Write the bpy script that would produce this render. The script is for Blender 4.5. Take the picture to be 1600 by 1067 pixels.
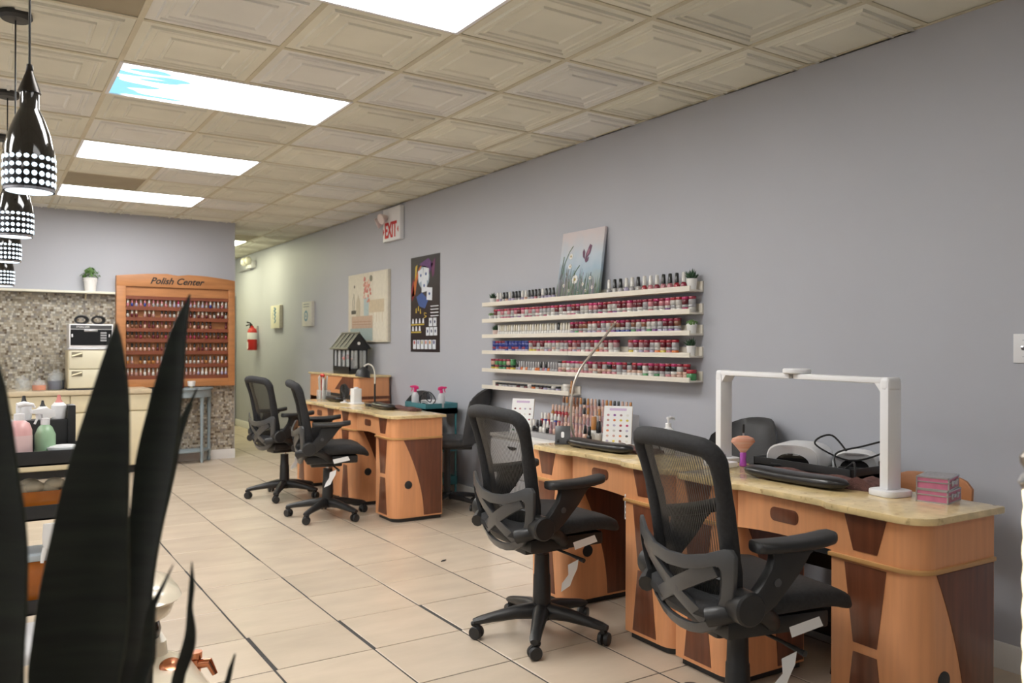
import bpy, bmesh, math, random
from math import sin, cos, pi, radians
from mathutils import Vector, Matrix

random.seed(7)
rc = random.choice
for o in list(bpy.data.objects):
    bpy.data.objects.remove(o)
SC = bpy.context.scene
COL = SC.collection

# ------------------------------------------------------------------ camera
CAM_H = 1.2932
cam_d = bpy.data.cameras.new('camera')
cam = bpy.data.objects.new('camera', cam_d)
COL.objects.link(cam)
cam_d.sensor_width = 36.0
cam_d.lens = 1269.23 / 1600 * 36.0
cam_d.shift_y = 7.0 / 1600
cam_d.clip_start = 0.05
cam.rotation_mode = 'QUATERNION'
_yaw, _roll = radians(33.129), radians(0.17)
_m = Matrix.Rotation(-_yaw, 3, 'Z') @ Matrix.Rotation(radians(90), 3, 'X') @ Matrix.Rotation(_roll, 3, 'Z')
cam.rotation_quaternion = _m.to_quaternion()
cam.location = (0, 0, CAM_H)
cam_d.dof.use_dof = True
cam_d.dof.focus_distance = 3.3
cam_d.dof.aperture_fstop = 4.0
SC.camera = cam

# ------------------------------------------------------------------ world, exposure
W = bpy.data.worlds.new('world')
SC.world = W
W.use_nodes = True
W.node_tree.nodes['Background'].inputs[0].default_value = (0.75, 0.87, 1.0, 1)
W.node_tree.nodes['Background'].inputs[1].default_value = .22
SC.view_settings.view_transform = 'Standard'
SC.view_settings.look = 'None'
SC.view_settings.exposure = 0.38
SC.view_settings.gamma = 1.0
SC.view_settings.use_curve_mapping = False
PANEL_POWER = 13.5
NEAR_POWER = 3.2
LEFT_POWER = 13.0
HALL_POWER = 15.0

CE = 2.695      # ceiling height
WX = 3.449      # right wall
YB = 9.57       # back partition
YE = 13.5       # end of the hall
XL = -2.6       # left wall
YF = -2.4       # shop front

# ------------------------------------------------------------------ materials
MATS = {}
def mat(name, col, rough=0.5, metal=0.0, var=0.0, scale=8.0, bump=0.0, bscale=60.0, emit=None, estr=0.0,
        trans=0.0, alpha=1.0, stretch=None, spec=0.5, coat=0.0, rnd=0.0, col2=None, detail=4.0):
    if name in MATS: return MATS[name]
    m = bpy.data.materials.new(name); m.use_nodes = True
    N, L = m.node_tree.nodes, m.node_tree.links
    b = N['Principled BSDF']
    b.inputs['Base Color'].default_value = (*col, 1)
    b.inputs['Roughness'].default_value = rough
    b.inputs['Metallic'].default_value = metal
    b.inputs['Specular IOR Level'].default_value = spec
    b.inputs['Coat Weight'].default_value = coat
    b.inputs['Transmission Weight'].default_value = trans
    b.inputs['Alpha'].default_value = alpha
    if emit:
        b.inputs['Emission Color'].default_value = (*emit, 1)
        b.inputs['Emission Strength'].default_value = estr
    if var or bump or rnd or col2:
        tc = N.new('ShaderNodeTexCoord'); mp = N.new('ShaderNodeMapping')
        L.new(tc.outputs['Object'], mp.inputs['Vector'])
        if stretch: mp.inputs['Scale'].default_value = stretch
        if rnd:
            oi = N.new('ShaderNodeObjectInfo')
            sc = N.new('ShaderNodeMath'); sc.operation = 'MULTIPLY'; sc.inputs[1].default_value = 37.0
            L.new(oi.outputs['Random'], sc.inputs[0]); L.new(sc.outputs[0], mp.inputs['Location'])
    if var or col2:
        nz = N.new('ShaderNodeTexNoise'); nz.inputs['Scale'].default_value = scale; nz.inputs['Detail'].default_value = detail
        L.new(mp.outputs[0], nz.inputs['Vector'])
        mix = N.new('ShaderNodeMix'); mix.data_type = 'RGBA'
        rp = N.new('ShaderNodeMapRange'); rp.inputs[1].default_value = .32; rp.inputs[2].default_value = .68
        L.new(nz.outputs[0], rp.inputs[0]); L.new(rp.outputs[0], mix.inputs[0])
        c2 = col2 if col2 else tuple(min(1, c * (1 + var)) for c in col)
        c1 = col if col2 else tuple(c * (1 - var) for c in col)
        mix.inputs[6].default_value = (*c1, 1); mix.inputs[7].default_value = (*c2, 1)
        out = mix.outputs[2]
        if rnd:
            hs = N.new('ShaderNodeHueSaturation')
            r2 = N.new('ShaderNodeMapRange'); r2.inputs[3].default_value = 1 - rnd; r2.inputs[4].default_value = 1 + rnd
            L.new(oi.outputs['Random'], r2.inputs[0]); L.new(r2.outputs[0], hs.inputs['Value']); L.new(out, hs.inputs['Color'])
            out = hs.outputs[0]
        L.new(out, b.inputs['Base Color'])
    if bump:
        n2 = N.new('ShaderNodeTexNoise'); n2.inputs['Scale'].default_value = bscale
        L.new(mp.outputs[0], n2.inputs['Vector'])
        bp = N.new('ShaderNodeBump'); bp.inputs['Strength'].default_value = bump; bp.inputs['Distance'].default_value = .01
        L.new(n2.outputs[0], bp.inputs['Height']); L.new(bp.outputs[0], b.inputs['Normal'])
    MATS[name] = m
    return m

M_WALL = mat('wall paint', (.45, .462, .51), .55, var=.02, scale=1.5, bump=.015, bscale=140)
M_TRIM = mat('white trim', (.72, .71, .69), .4, var=.02)
M_CEILT = mat('ceiling tile', (.76, .745, .64), .75, var=.05, scale=3, rnd=.07)
M_CEILW = mat('ceiling tile pale', (.79, .785, .74), .75, var=.04, scale=3, rnd=.04)
M_CEILD = mat('ceiling tile stained', (.36, .31, .22), .8, var=.08, scale=3)
M_GRID = mat('ceiling grid', (.62, .57, .43), .6, var=.06)
M_DARKVOID = mat('plenum', (.05, .045, .04), .9)
M_TILE = mat('floor tile', (.585, .487, .38), .27, var=.06, scale=3, rnd=.05, bump=.02, bscale=30, stretch=(1, 2.5, 1), detail=6)
M_GROUT = mat('grout', (.055, .052, .05), .9, var=.2, scale=20)
M_WOOD = mat('light cherry wood', (.74, .335, .15), .35, var=.06, scale=5, stretch=(9, 9, .6), detail=7, coat=.15)
M_WOODH = mat('light cherry apron', (.74, .335, .15), .35, var=.06, scale=5, stretch=(9, 9, .6), detail=7, coat=.15)
M_DARKW = mat('dark cherry wood', (.15, .048, .022), .32, var=.22, scale=5, stretch=(9, 9, .6), detail=7, coat=.2)
M_TRIMW = mat('wood edge trim', (.55, .30, .11), .35, var=.1)
M_RACKW = mat('rack wood', (.46, .20, .075), .42, var=.12, scale=4, stretch=(1, 8, 8), detail=6)
M_RACKD = mat('rack shelf wood', (.20, .055, .025), .45, var=.15, scale=4, stretch=(1, 8, 8))
def granite():
    m = mat('granite', (.76, .58, .30), .16, var=.16, scale=14, detail=8, coat=.3)
    N, L = m.node_tree.nodes, m.node_tree.links
    b = N['Principled BSDF']; src = b.inputs['Base Color'].links[0].from_socket
    tc = N.new('ShaderNodeTexCoord'); nz = N.new('ShaderNodeTexNoise'); nz.inputs['Scale'].default_value = 42; nz.inputs['Detail'].default_value = 5
    L.new(tc.outputs['Object'], nz.inputs['Vector'])
    cr = N.new('ShaderNodeValToRGB'); cr.color_ramp.elements[0].position = .60; cr.color_ramp.elements[1].position = .80
    L.new(nz.outputs[0], cr.inputs[0])
    mx = N.new('ShaderNodeMix'); mx.data_type = 'RGBA'; L.new(cr.outputs[0], mx.inputs[0]); L.new(src, mx.inputs[6])
    mx.inputs[7].default_value = (.36, .22, .09, 1); L.new(mx.outputs[2], b.inputs['Base Color'])
    return m
M_GRAN = granite()
M_BLK = mat('black plastic', (.018, .018, .019), .42, var=.1, scale=30)
M_BLKG = mat('gloss black', (.010, .009, .009), .10, coat=.5)
M_GUN = mat('dark grey plastic', (.062, .064, .068), .30, var=.06, scale=20)
M_FAB = mat('black fabric', (.022, .022, .024), .85, var=.2, scale=90, bump=.15, bscale=400)
M_PAD = mat('grey black leather', (.036, .036, .039), .5, var=.12, scale=15, bump=.08, bscale=120)
M_LEATH = mat('black leather', (.012, .011, .012), .28, var=.1, scale=20, bump=.05, bscale=200)
M_WHITE = mat('white plastic', (.80, .80, .82), .35, var=.01)
M_LEDGE = mat('ledge white', (.78, .73, .64), .5, var=.02)
M_CREAM = mat('cream laminate', (.74, .66, .46), .4, var=.03)
M_CTOP = mat('counter top', (.62, .52, .36), .35, var=.06, scale=20)
M_CHROME = mat('chrome', (.72, .72, .74), .18, 1.0)
M_SILV = mat('silver', (.60, .60, .62), .32, 1.0)
M_COPP = mat('copper', (.55, .22, .12), .18, 1.0)
M_BLUEW = mat('grey blue paint', (.27, .33, .36), .5, var=.08)
M_TEAL = mat('teal metal', (.06, .22, .25), .4, var=.05)
M_PINK = mat('pink plastic', (.78, .03, .20), .35)
M_TOWEL = mat('brown towel', (.125, .058, .050), .95, var=.25, scale=60, bump=.5, bscale=220)
M_TANL = mat('tan wood chair', (.42, .17, .065), .35, var=.12, scale=4, stretch=(2, 2, 8))
M_LEAF = mat('snake leaf', (.006, .0085, .006), .45, col2=(.018, .024, .016), scale=7, stretch=(1, 1, 9))
M_LEAFE = mat('snake leaf edge', (.030, .036, .022), .45, var=.1)
M_SUCC = mat('succulent', (.035, .085, .04), .6, var=.3, scale=20)
M_HERB = mat('herb green', (.10, .20, .05), .6, var=.35, scale=40)
M_POT = mat('white pot', (.80, .79, .77), .45, var=.02)
M_RED = mat('red paint', (.50, .025, .02), .3)
M_PAPER = mat('white paper', (.80, .80, .80), .6, var=.02)
M_INK = mat('black ink', (.012, .012, .012), .5)
M_SIGNR = mat('exit red', (.62, .03, .03), .5)
M_SOIL = mat('soil', (.03, .02, .012), .95)

def glassmat(name, col, rough=.05, a=.45):
    return mat(name, col, rough, alpha=a, spec=.6)
M_GLASS = glassmat('clear glass', (.75, .80, .82), .04, .22)

# ------------------------------------------------------------------ geometry collector
class MB:
    def __init__(s): s.v = []; s.f = []; s.mi = []; s.cur = 0
    def mat(s, i): s.cur = i; return s
    def add(s, vs, fs):
        o = len(s.v); s.v += [tuple(p) for p in vs]
        for q in fs: s.f.append([o + i for i in q]); s.mi.append(s.cur)
        return s
    def box(s, x0, y0, z0, x1, y1, z1):
        return s.add([(x0,y0,z0),(x1,y0,z0),(x1,y1,z0),(x0,y1,z0),(x0,y0,z1),(x1,y0,z1),(x1,y1,z1),(x0,y1,z1)],
                     [(0,3,2,1),(4,5,6,7),(0,1,5,4),(1,2,6,5),(2,3,7,6),(3,0,4,7)])
    def cbox(s, c, d): return s.box(c[0]-d[0]/2, c[1]-d[1]/2, c[2]-d[2]/2, c[0]+d[0]/2, c[1]+d[1]/2, c[2]+d[2]/2)
    def loft(s, rings, cap=True, close=False):
        n = len(rings[0]); vs = [p for r in rings for p in r]; fs = []
        m = len(rings)
        for i in range(m if close else m - 1):
            a, b = i * n, ((i + 1) % m) * n
            for k in range(n): fs.append((a + k, a + (k + 1) % n, b + (k + 1) % n, b + k))
        if cap and not close:
            fs.append(tuple(reversed(range(n)))); fs.append(tuple(range((m - 1) * n, m * n)))
        return s.add(vs, fs)
    def lathe(s, prof, n=16, c=(0, 0, 0), cap=True, ax='z'):
        rings = []
        for r, z in prof:
            rg = []
            for k in range(n):
                a = 2 * pi * k / n; p = (r * cos(a), r * sin(a), z)
                if ax == 'x': p = (z, p[0], p[1])
                elif ax == 'y': p = (p[1], z, p[0])
                rg.append((p[0] + c[0], p[1] + c[1], p[2] + c[2]))
            rings.append(rg)
        return s.loft(rings, cap)
    def cyl(s, c, r, h, n=16, r2=None, ax='z'): return s.lathe([(r, 0), (r if r2 is None else r2, h)], n, c, True, ax)
    def tube(s, pts, r, n=8, close=False, flat=1.0, up=None):
        P = [Vector(p) for p in pts]; m = len(P); rings = []
        t0 = (P[1] - P[0]).normalized()
        nrm = Vector(up) if up else (Vector((0, 0, 1)) if abs(t0.z) < .9 else Vector((1, 0, 0)))
        for i in range(m):
            if close: t = (P[(i + 1) % m] - P[i - 1]).normalized()
            else: t = (P[min(i + 1, m - 1)] - P[max(i - 1, 0)]).normalized()
            if up: nrm = Vector(up)
            nrm = (nrm - t * nrm.dot(t)).normalized(); bn = t.cross(nrm)
            rr = r[i] if isinstance(r, (list, tuple)) else r
            rings.append([tuple(P[i] + nrm * (rr * flat * cos(2*pi*k/n)) + bn * (rr * sin(2*pi*k/n))) for k in range(n)])
        return s.loft(rings, True, close)
    def prism(s, poly, a, b, ax='z'):
        def mk(p, h):
            return {'z': (p[0], p[1], h), 'x': (h, p[0], p[1]), 'y': (p[0], h, p[1])}[ax]
        n = len(poly)
        vs = [mk(p, a) for p in poly] + [mk(p, b) for p in poly]
        fs = [tuple(reversed(range(n))), tuple(range(n, 2 * n))] + [(k, (k + 1) % n, n + (k + 1) % n, n + k) for k in range(n)]
        return s.add(vs, fs)
    def ball(s, c, r, n=12, m=7, sc=(1, 1, 1)):
        rings = []
        for i in range(m + 1):
            t = -pi / 2 + pi * i / m; q = max(cos(t), .02)
            rings.append([(c[0] + r*sc[0]*q*cos(2*pi*k/n), c[1] + r*sc[1]*q*sin(2*pi*k/n), c[2] + r*sc[2]*sin(t)) for k in range(n)])
        return s.loft(rings)
    def xf(s, M):
        s.v = [tuple(M @ Vector(p)) for p in s.v]; return s
    def mesh(s, name, mats, bevel=0, seg=2, ang=38):
        me = bpy.data.meshes.new(name); me.from_pydata(s.v, [], s.f)
        ms = mats if isinstance(mats, (list, tuple)) else [mats]
        for m in ms: me.materials.append(m)
        if len(ms) > 1: me.polygons.foreach_set('material_index', s.mi)
        bm = bmesh.new(); bm.from_mesh(me)
        bmesh.ops.recalc_face_normals(bm, faces=bm.faces)
        if bevel:
            ed = [e for e in bm.edges if len(e.link_faces) == 2 and e.calc_face_angle(0) > radians(30)]
            bmesh.ops.bevel(bm, geom=ed, offset=bevel, segments=seg, affect='EDGES', profile=.6, clamp_overlap=True)
        bm.to_mesh(me); bm.free()
        me.polygons.foreach_set('use_smooth', [True] * len(me.polygons))
        me.set_sharp_from_angle(angle=radians(ang))
        return me
    def build(s, name, mats, parent=None, bevel=0, seg=2, ang=38, loc=None, rot=None):
        return link(name, s.mesh(name, mats, bevel, seg, ang), parent, loc, rot)

def link(name, me, parent=None, loc=None, rot=None):
    o = bpy.data.objects.new(name, me); COL.objects.link(o)
    if parent is not None: o.parent = parent
    if loc is not None: o.location = loc
    if rot is not None: o.rotation_euler = rot
    return o
def tag(o, label, cat, group=None, kind=None):
    if label: o['label'] = label
    if cat: o['category'] = cat
    if group: o['group'] = group
    if kind: o['kind'] = kind
    return o
def thing(name, label, cat, loc=(0, 0, 0), rz=0, group=None):
    return tag(link(name, None, None, loc, (0, 0, rz)), label, cat, group)
def struct(o): o['kind'] = 'structure'; return o
def copy_tree(o, parent=None):
    c = o.copy(); COL.objects.link(c); c.parent = parent
    for ch in o.children: copy_tree(ch, c)
    return c
def dup(root, loc, rz=None, label=None, group=None):
    c = copy_tree(root); c.location = loc
    if rz is not None: c.rotation_euler = (0, 0, rz)
    if label: c['label'] = label
    if group: c['group'] = group
    return c
def rrect(x0, y0, x1, y1, r, n=4):
    out = []
    for cx, cy, a0 in ((x1-r, y1-r, 0), (x0+r, y1-r, 90), (x0+r, y0+r, 180), (x1-r, y0+r, 270)):
        for k in range(n + 1):
            a = radians(a0 + 90 * k / n); out.append((cx + r * cos(a), cy + r * sin(a)))
    return out
def spline(pts, n=6):
    P = [Vector(p) for p in pts]; out = []
    for i in range(len(P) - 1):
        a, b, c, d = P[max(i-1, 0)], P[i], P[i+1], P[min(i+2, len(P)-1)]
        for k in range(n):
            t = k / n
            out.append(tuple(.5 * ((2*b) + (c-a)*t + (2*a-5*b+4*c-d)*t*t + (3*b-a-3*c+d)*t**3)))
    out.append(tuple(P[-1])); return out
def text_mesh(name, body, size, extrude, m, shear=0, bold=0.0, align='CENTER'):
    cu = bpy.data.curves.new(name, 'FONT'); cu.body = body; cu.size = size; cu.extrude = extrude; cu.shear = shear
    cu.offset = bold; cu.align_x = align; cu.align_y = 'CENTER'; cu.resolution_u = 3
    o = bpy.data.objects.new(name, cu); COL.objects.link(o)
    dg = bpy.context.evaluated_depsgraph_get(); dg.update()
    me = bpy.data.meshes.new_from_object(o.evaluated_get(dg))
    bpy.data.objects.remove(o); bpy.data.curves.remove(cu)
    me.materials.clear(); me.materials.append(m); me.name = name
    return me

# ================================================================== SETTING
# ---- floor
TS, FX, FY = .4242, .980, 2.7988
floor = struct(MB().box(XL - .1, YF - .1, -.10, WX + .15, YE + .1, -.003).build('floor', M_GROUT))
def ftile(w, d):
    m = MB(); e = .0025
    z0 = -.012
    vs = []
    for (q, z) in ((0, z0), (0, -.0015), (e, 0)):
        vs += [(q, q, z), (w - q, q, z), (w - q, d - q, z), (q, d - q, z)]
    fs = [(8, 9, 10, 11)]
    for a in (0, 4):
        for k in range(4): fs.append((a + k, a + (k+1) % 4, a + 4 + (k+1) % 4, a + 4 + k))
    return m.add(vs, fs)
gx, gy = .0085, .0058
full = ftile(TS - gx, TS - gy).mesh('floor_tile', M_TILE, ang=8)
thick = ftile(TS - gx - .011, TS - gy).mesh('floor_tile_narrow', M_TILE, ang=8)
cutw = ftile(WX - (FX + 5 * TS) - .004, TS - gy).mesh('floor_tile_cut', M_TILE, ang=8)
rest = MB()
for i in range(-9, 6):
    for j in range(-13, 26):
        x, y = FX + i * TS + gx / 2, FY + j * TS + gy / 2
        if y < YF - .4 or (y + TS > YE): continue
        jx, jy = random.uniform(-.0015, .0015), random.uniform(-.001, .001)
        if i >= -2 and j >= -4:
            wide = j == 1 and i in (0, 1, 2)
            link('tile', cutw if i == 5 else thick if wide else full, floor, (x + jx + (.011 if wide else 0), y + jy, random.uniform(-.0006, .0004)))
        elif x > XL:
            t = ftile((WX - x - .002) if i == 5 else TS - gx, TS - gy)
            t.xf(Matrix.Translation((x, y, 0))); rest.add(t.v, t.f)
o = rest.build('outlying_tiles', M_TILE, floor, ang=8); o['kind'] = 'stuff'

# ---- walls
wr = struct(MB().box(WX, YF, 0, WX + .12, YE + .12, CE + .12).build('wall_right', M_WALL))
wl = struct(MB().box(XL - .12, YF, 0, XL, YB, CE + .12).build('wall_left', M_WALL))
wb = struct(MB().box(XL - .12, YB, 0, 2.436, YB + .14, CE + .12).build('wall_back', M_WALL))
struct(MB().box(2.30, YB + .14, 0, 2.436, YE + .12, CE + .12).build('wall_hall_side', M_WALL))
struct(MB().box(2.436, YE, 0, WX, YE + .12, CE + .12).build('wall_hall_end', M_WALL))
m = MB(); ya, yb_ = YF - .12, YF
m.box(XL - .12, ya, 0, XL + .5, yb_, CE + .12); m.box(WX - .6, ya, 0, WX + .12, yb_, CE + .12)
m.box(XL + .5, ya, 0, WX - .6, yb_, .75); m.box(XL + .5, ya, 2.3, WX - .6, yb_, CE + .12)
struct(m.build('wall_front', M_WALL))
wf = struct(link('window_1', None)); wf['label'] = 'shop front window with white mullions'
m = MB()
for k in range(4):
    xx = XL + .5 + (WX - .6 - XL - .5) * k / 3
    m.box(xx - .03, YF - .09, .75, xx + .03, YF - .03, 2.3)
m.box(XL + .5, YF - .09, .75, WX - .6, YF - .03, .80); m.box(XL + .5, YF - .09, 2.25, WX - .6, YF - .03, 2.3)
m.build('window_frame', M_TRIM, wf)
for k in range(3):
    x0 = XL + .5 + (WX - .6 - XL - .5) * k / 3 + .03; x1 = XL + .5 + (WX - .6 - XL - .5) * (k + 1) / 3 - .03
    MB().box(x0, YF - .065, .80, x1, YF - .06, 2.25).build('pane', M_GLASS, wf)

# baseboards
def base(name, x0, y0, x1, y1, along):
    prof = [(0, 0), (.014, 0), (.014, .075), (.009, .088), (.009, .098), (.004, .105), (0, .105)]
    if along == 'y': pts = [(x0 - a, z) for a, z in prof]; m = MB().prism(pts, y0, y1, 'y')
    else: pts = [(y0 - a, z) for a, z in prof]; m = MB().prism(pts, x0, x1, 'x')
    return struct(m.build(name, M_TRIM))
base('baseboard_right', WX, YF, WX, YE, 'y')
base('baseboard_back', XL, YB, 2.44, YB, 'x')
# hall end door
d = struct(link('door_1', None)); d['label'] = 'cream door with casing at the end of the hallway'
MB().box(2.62, YE - .035, .01, 3.34, YE - .001, 2.03).build('door_leaf', mat('door cream', (.70, .66, .52), .45, var=.03), d, .004)
m = MB(); m.box(2.54, YE - .05, 0, 2.62, YE - .001, 2.11); m.box(3.34, YE - .05, 0, 3.42, YE - .001, 2.11); m.box(2.62, YE - .05, 2.03, 3.34, YE - .001, 2.11)
m.build('door_casing', mat('casing cream', (.74, .70, .54), .45, var=.03), d)
for (x0, z0, x1, z1) in ((2.70, 1.15, 2.95, 1.9), (3.02, 1.15, 3.26, 1.9), (2.70, .2, 2.95, 1.0), (3.02, .2, 3.26, 1.0)):
    MB().box(x0, YE - .042, z0, x1, YE - .034, z1).build('door_panel', MATS['door cream'], d, .003)
MB().ball((3.27, YE - .07, 1.0), .03).build('door_knob', M_SILV, d)

# ---- mosaic backsplash
def mosaic_mat():
    m = bpy.data.materials.new('mosaic stone'); m.use_nodes = True
    N, L = m.node_tree.nodes, m.node_tree.links; b = N['Principled BSDF']
    g = N.new('ShaderNodeNewGeometry'); cr = N.new('ShaderNodeValToRGB'); cr.color_ramp.interpolation = 'CONSTANT'
    cols = [(0, (.40, .35, .27)), (.22, (.28, .24, .18)), (.36, (.50, .46, .38)), (.55, (.33, .31, .27)), (.68, (.14, .105, .07)), (.76, (.58, .56, .50)), (.88, (.24, .22, .20))]
    el = cr.color_ramp.elements
    el[0].position = 0; el[0].color = (*cols[0][1], 1); el[1].position = cols[1][0]; el[1].color = (*cols[1][1], 1)
    for p, c in cols[2:]:
        e = el.new(p); e.color = (*c, 1)
    L.new(g.outputs['Random Per Island'], cr.inputs[0]); L.new(cr.outputs[0], b.inputs['Base Color'])
    b.inputs['Roughness'].default_value = .35
    return m
M_MOS = mosaic_mat()
m = MB(); P = .0235
def mtile(x0, z0, x1, z1, h):
    y = YB - .004 - h; g = .0013
    x0 += g; x1 -= g; z0 += g; z1 -= g
    m.add([(x0,YB-.002,z0),(x1,YB-.002,z0),(x1,YB-.002,z1),(x0,YB-.002,z1),(x0,y,z0),(x1,y,z0),(x1,y,z1),(x0,y,z1)],
          [(4,5,6,7),(0,1,5,4),(1,2,6,5),(2,3,7,6),(3,0,4,7)])
nz = int((1.825 - .107) / P)
z = .107
for r in range(nz):
    x = -1.3
    while x < 2.405:
        w = P * random.choice((1, 1, 1, 1.6, .6)); w = min(w, 2.43 - x)
        mtile(x, z, x + w, z + P, random.uniform(0, .003)); x += w
    z += P
MB().box(-1.3, YB - .003, .107, 2.432, YB - .0005, z).build('mosaic_grout', mat('mosaic grout', (.30, .28, .24), .9), wb)
o = m.build('mosaic_tiles', M_MOS, wb); o['kind'] = 'stuff'

# ---- ceiling
T, CX, CY = .6096, .5683, 2.5869
ceil = struct(MB().box(XL - .1, YF - .1, CE + .03, WX + .1, YE + .1, CE + .12).build('ceiling', M_DARKVOID))
def ctile(x0, x1, y0=0, y1=T, flat=False):
    """coffered lay-in tile, x0..x1 clipped from 0..T"""
    e = .012
    rings = [(e, .004), (.052, .004), (.056, -.007), (.066, -.007), (.070, .001), (.084, .001), (.088, -.004), (.094, -.004), (.098, .003), (.150, .003), (.154, -.006), (.164, -.006), (.172, .002)]
    if flat: rings = [(e, .004), (.02, .004)]
    vs, fs = [], []
    for q, zz in rings:
        a, b = max(q, x0), min(T - q, x1)
        vs += [(a, q, zz), (b, q, zz), (b, T - q, zz), (a, T - q, zz)]
    for i in range(len(rings) - 1):
        for k in range(4): fs.append((i*4 + k, i*4 + 4 + k, i*4 + 4 + (k+1) % 4, i*4 + (k+1) % 4))
    k = (len(rings) - 1) * 4; fs.append((k, k+3, k+2, k+1))
    vs += [(max(e, x0), e, .02), (min(T-e, x1), e, .02), (min(T-e, x1), T-e, .02), (max(e, x0), T-e, .02)]
    n = len(rings) * 4
    for q in range(4): fs.append((q, (q+1) % 4, n + (q+1) % 4, n + q))
    fs.append((n, n+1, n+2, n+3))
    return MB().add(vs, fs)
def clean(mesh):
    bm = bmesh.new(); bm.from_mesh(mesh); bmesh.ops.remove_doubles(bm, verts=bm.verts, dist=1e-5)
    bmesh.ops.dissolve_degenerate(bm, edges=bm.edges, dist=1e-6); bm.to_mesh(mesh); bm.free(); return mesh
cwid = WX - (CX + 4 * T)
tm = {}
for key, mm in (('a', M_CEILT), ('w', M_CEILW)):
    tm[key] = ctile(0, T).mesh('ceiling_tile', mm, ang=8); tm[key + 'c'] = clean(ctile(0, cwid - .006).mesh('ceiling_tile_cut', mm, ang=8))
tm['d'] = ctile(0, T, flat=True).mesh('ceiling_tile_plain', M_CEILD)
rest = MB()
for i in range(-6, 5):
    for j in range(-9, 19):
        x, y = CX + i * T, CY + j * T
        if y + T > YE + .3 or x < XL - .5: continue
        if y < YB < y + T and x < 2.3: pass
        if i in (0, 1) and j in (-6, -3, 0, 3, 6, 9): continue
        if i in (-5, -4) and j in (-6, -3, 0, 3, 6, 9): continue
        if i in (3,) and j in (14, 16): continue
        if j > 12 and i < 3: continue
        dark = (i, j) in ((0, 8), (-1, 1), (3, 13))
        pale = random.random() < .22 or (i, j) in ((3, 4), (2, 4), (3, 7))
        if i >= -2 and j >= -1:
            key = 'd' if dark else ('w' if pale else 'a') + ('c' if i == 4 else '')
            link('ceiling_tile', tm[key], ceil, (x, y, CE + random.uniform(-.001, .001)))
        else:
            t = ctile(0, cwid - .006 if i == 4 else T, flat=True); t.xf(Matrix.Translation((x, y, CE))); rest.add(t.v, t.f)
o = rest.build('outlying_tiles', M_CEILT, ceil); o['kind'] = 'stuff'
for i in range(-5, 5):
    x = CX + i * T; ytop = YE if x > 2.3 else YB
    cuts = [YF] + ([q for j in (-6, -3, 0, 3, 6, 9) for q in (CY + j * T, CY + (j + 1) * T)] if i in (1, -4) else []) + [ytop]
    for a, b in zip(cuts[::2], cuts[1::2]):
        MB().box(x - .012, a, CE - .001, x + .012, b, CE + .008).build('grid_runner', M_GRID, ceil)
m = MB()
for j in range(-8, 18):
    y = CY + j * T
    m.box(XL if y < YB else 2.436, y - .011, CE - .0005, WX, y + .011, CE + .007)
m.box(WX - .02, YF, CE - .002, WX, YE, CE + .001)
o = m.build('cross_tees', M_GRID, ceil)

# ---- ceiling lights
M_PANEL = mat('light panel', (.9, .9, .9), .5, emit=(1.0, .99, .965), estr=PANEL_POWER)
M_NEARP = mat('dimmed light panel', (.9, .9, .9), .5, emit=(1.0, .99, .965), estr=NEAR_POWER)  # unseen panels, emission lowered to keep camera side and far left darker
M_LEFTP = mat('added left light panel', (.9, .9, .9), .5, emit=(1.0, .99, .965), estr=LEFT_POWER)
M_HALLP = mat('hall light panel', (.9, .9, .85), .5, emit=(1.0, .965, .62), estr=HALL_POWER)
def skypanel():
    m = bpy.data.materials.new('sky print light panel'); m.use_nodes = True
    N, L = m.node_tree.nodes, m.node_tree.links; b = N['Principled BSDF']
    tc = N.new('ShaderNodeTexCoord'); mp = N.new('ShaderNodeMapping'); mp.inputs['Scale'].default_value = (1.1, 4.0, 1); mp.inputs['Rotation'].default_value = (0, 0, .35)
    nz = N.new('ShaderNodeTexNoise'); nz.inputs['Scale'].default_value = 1.8; nz.inputs['Detail'].default_value = 1
    L.new(tc.outputs['Object'], mp.inputs[0]); L.new(mp.outputs[0], nz.inputs['Vector'])
    sx = N.new('ShaderNodeSeparateXYZ'); L.new(tc.outputs['Object'], sx.inputs[0])
    r1 = N.new('ShaderNodeMapRange'); r1.inputs[1].default_value = .0; r1.inputs[2].default_value = 1.0; r1.inputs[3].default_value = .27; r1.inputs[4].default_value = -.22
    L.new(sx.outputs[0], r1.inputs[0])
    ad = N.new('ShaderNodeMath'); ad.operation = 'ADD'; L.new(nz.outputs[0], ad.inputs[0]); L.new(r1.outputs[0], ad.inputs[1])
    r2 = N.new('ShaderNodeMapRange'); r2.inputs[1].default_value = .52; r2.inputs[2].default_value = .69; L.new(ad.outputs[0], r2.inputs[0])
    mx = N.new('ShaderNodeMix'); mx.data_type = 'RGBA'; L.new(r2.outputs[0], mx.inputs[0])
    mx.inputs[6].default_value = (1, .99, .97, 1); mx.inputs[7].default_value = (.020, .050, .070, 1); b.inputs['Base Color'].default_value = (.04, .04, .04, 1)
    L.new(mx.outputs[2], b.inputs['Emission Color']); b.inputs['Emission Strength'].default_value = PANEL_POWER
    return m
M_SKYP = skypanel()
def clight(x, y, w, d, label, pm):
    t = thing('ceiling_light', label, 'ceiling light', (x, y, CE), 0, 'ceiling light panels')
    m = MB(); e = .018
    m.box(0, 0, -.004, w, e, .02); m.box(0, d - e, -.004, w, d, .02); m.box(0, e, -.004, e, d - e, .02); m.box(w - e, e, -.004, w, d - e, .02)
    m.build('frame', M_WHITE, t); MB().box(e, e, .002, w - e, d - e, .012).build('diffuser', pm, t)
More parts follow.
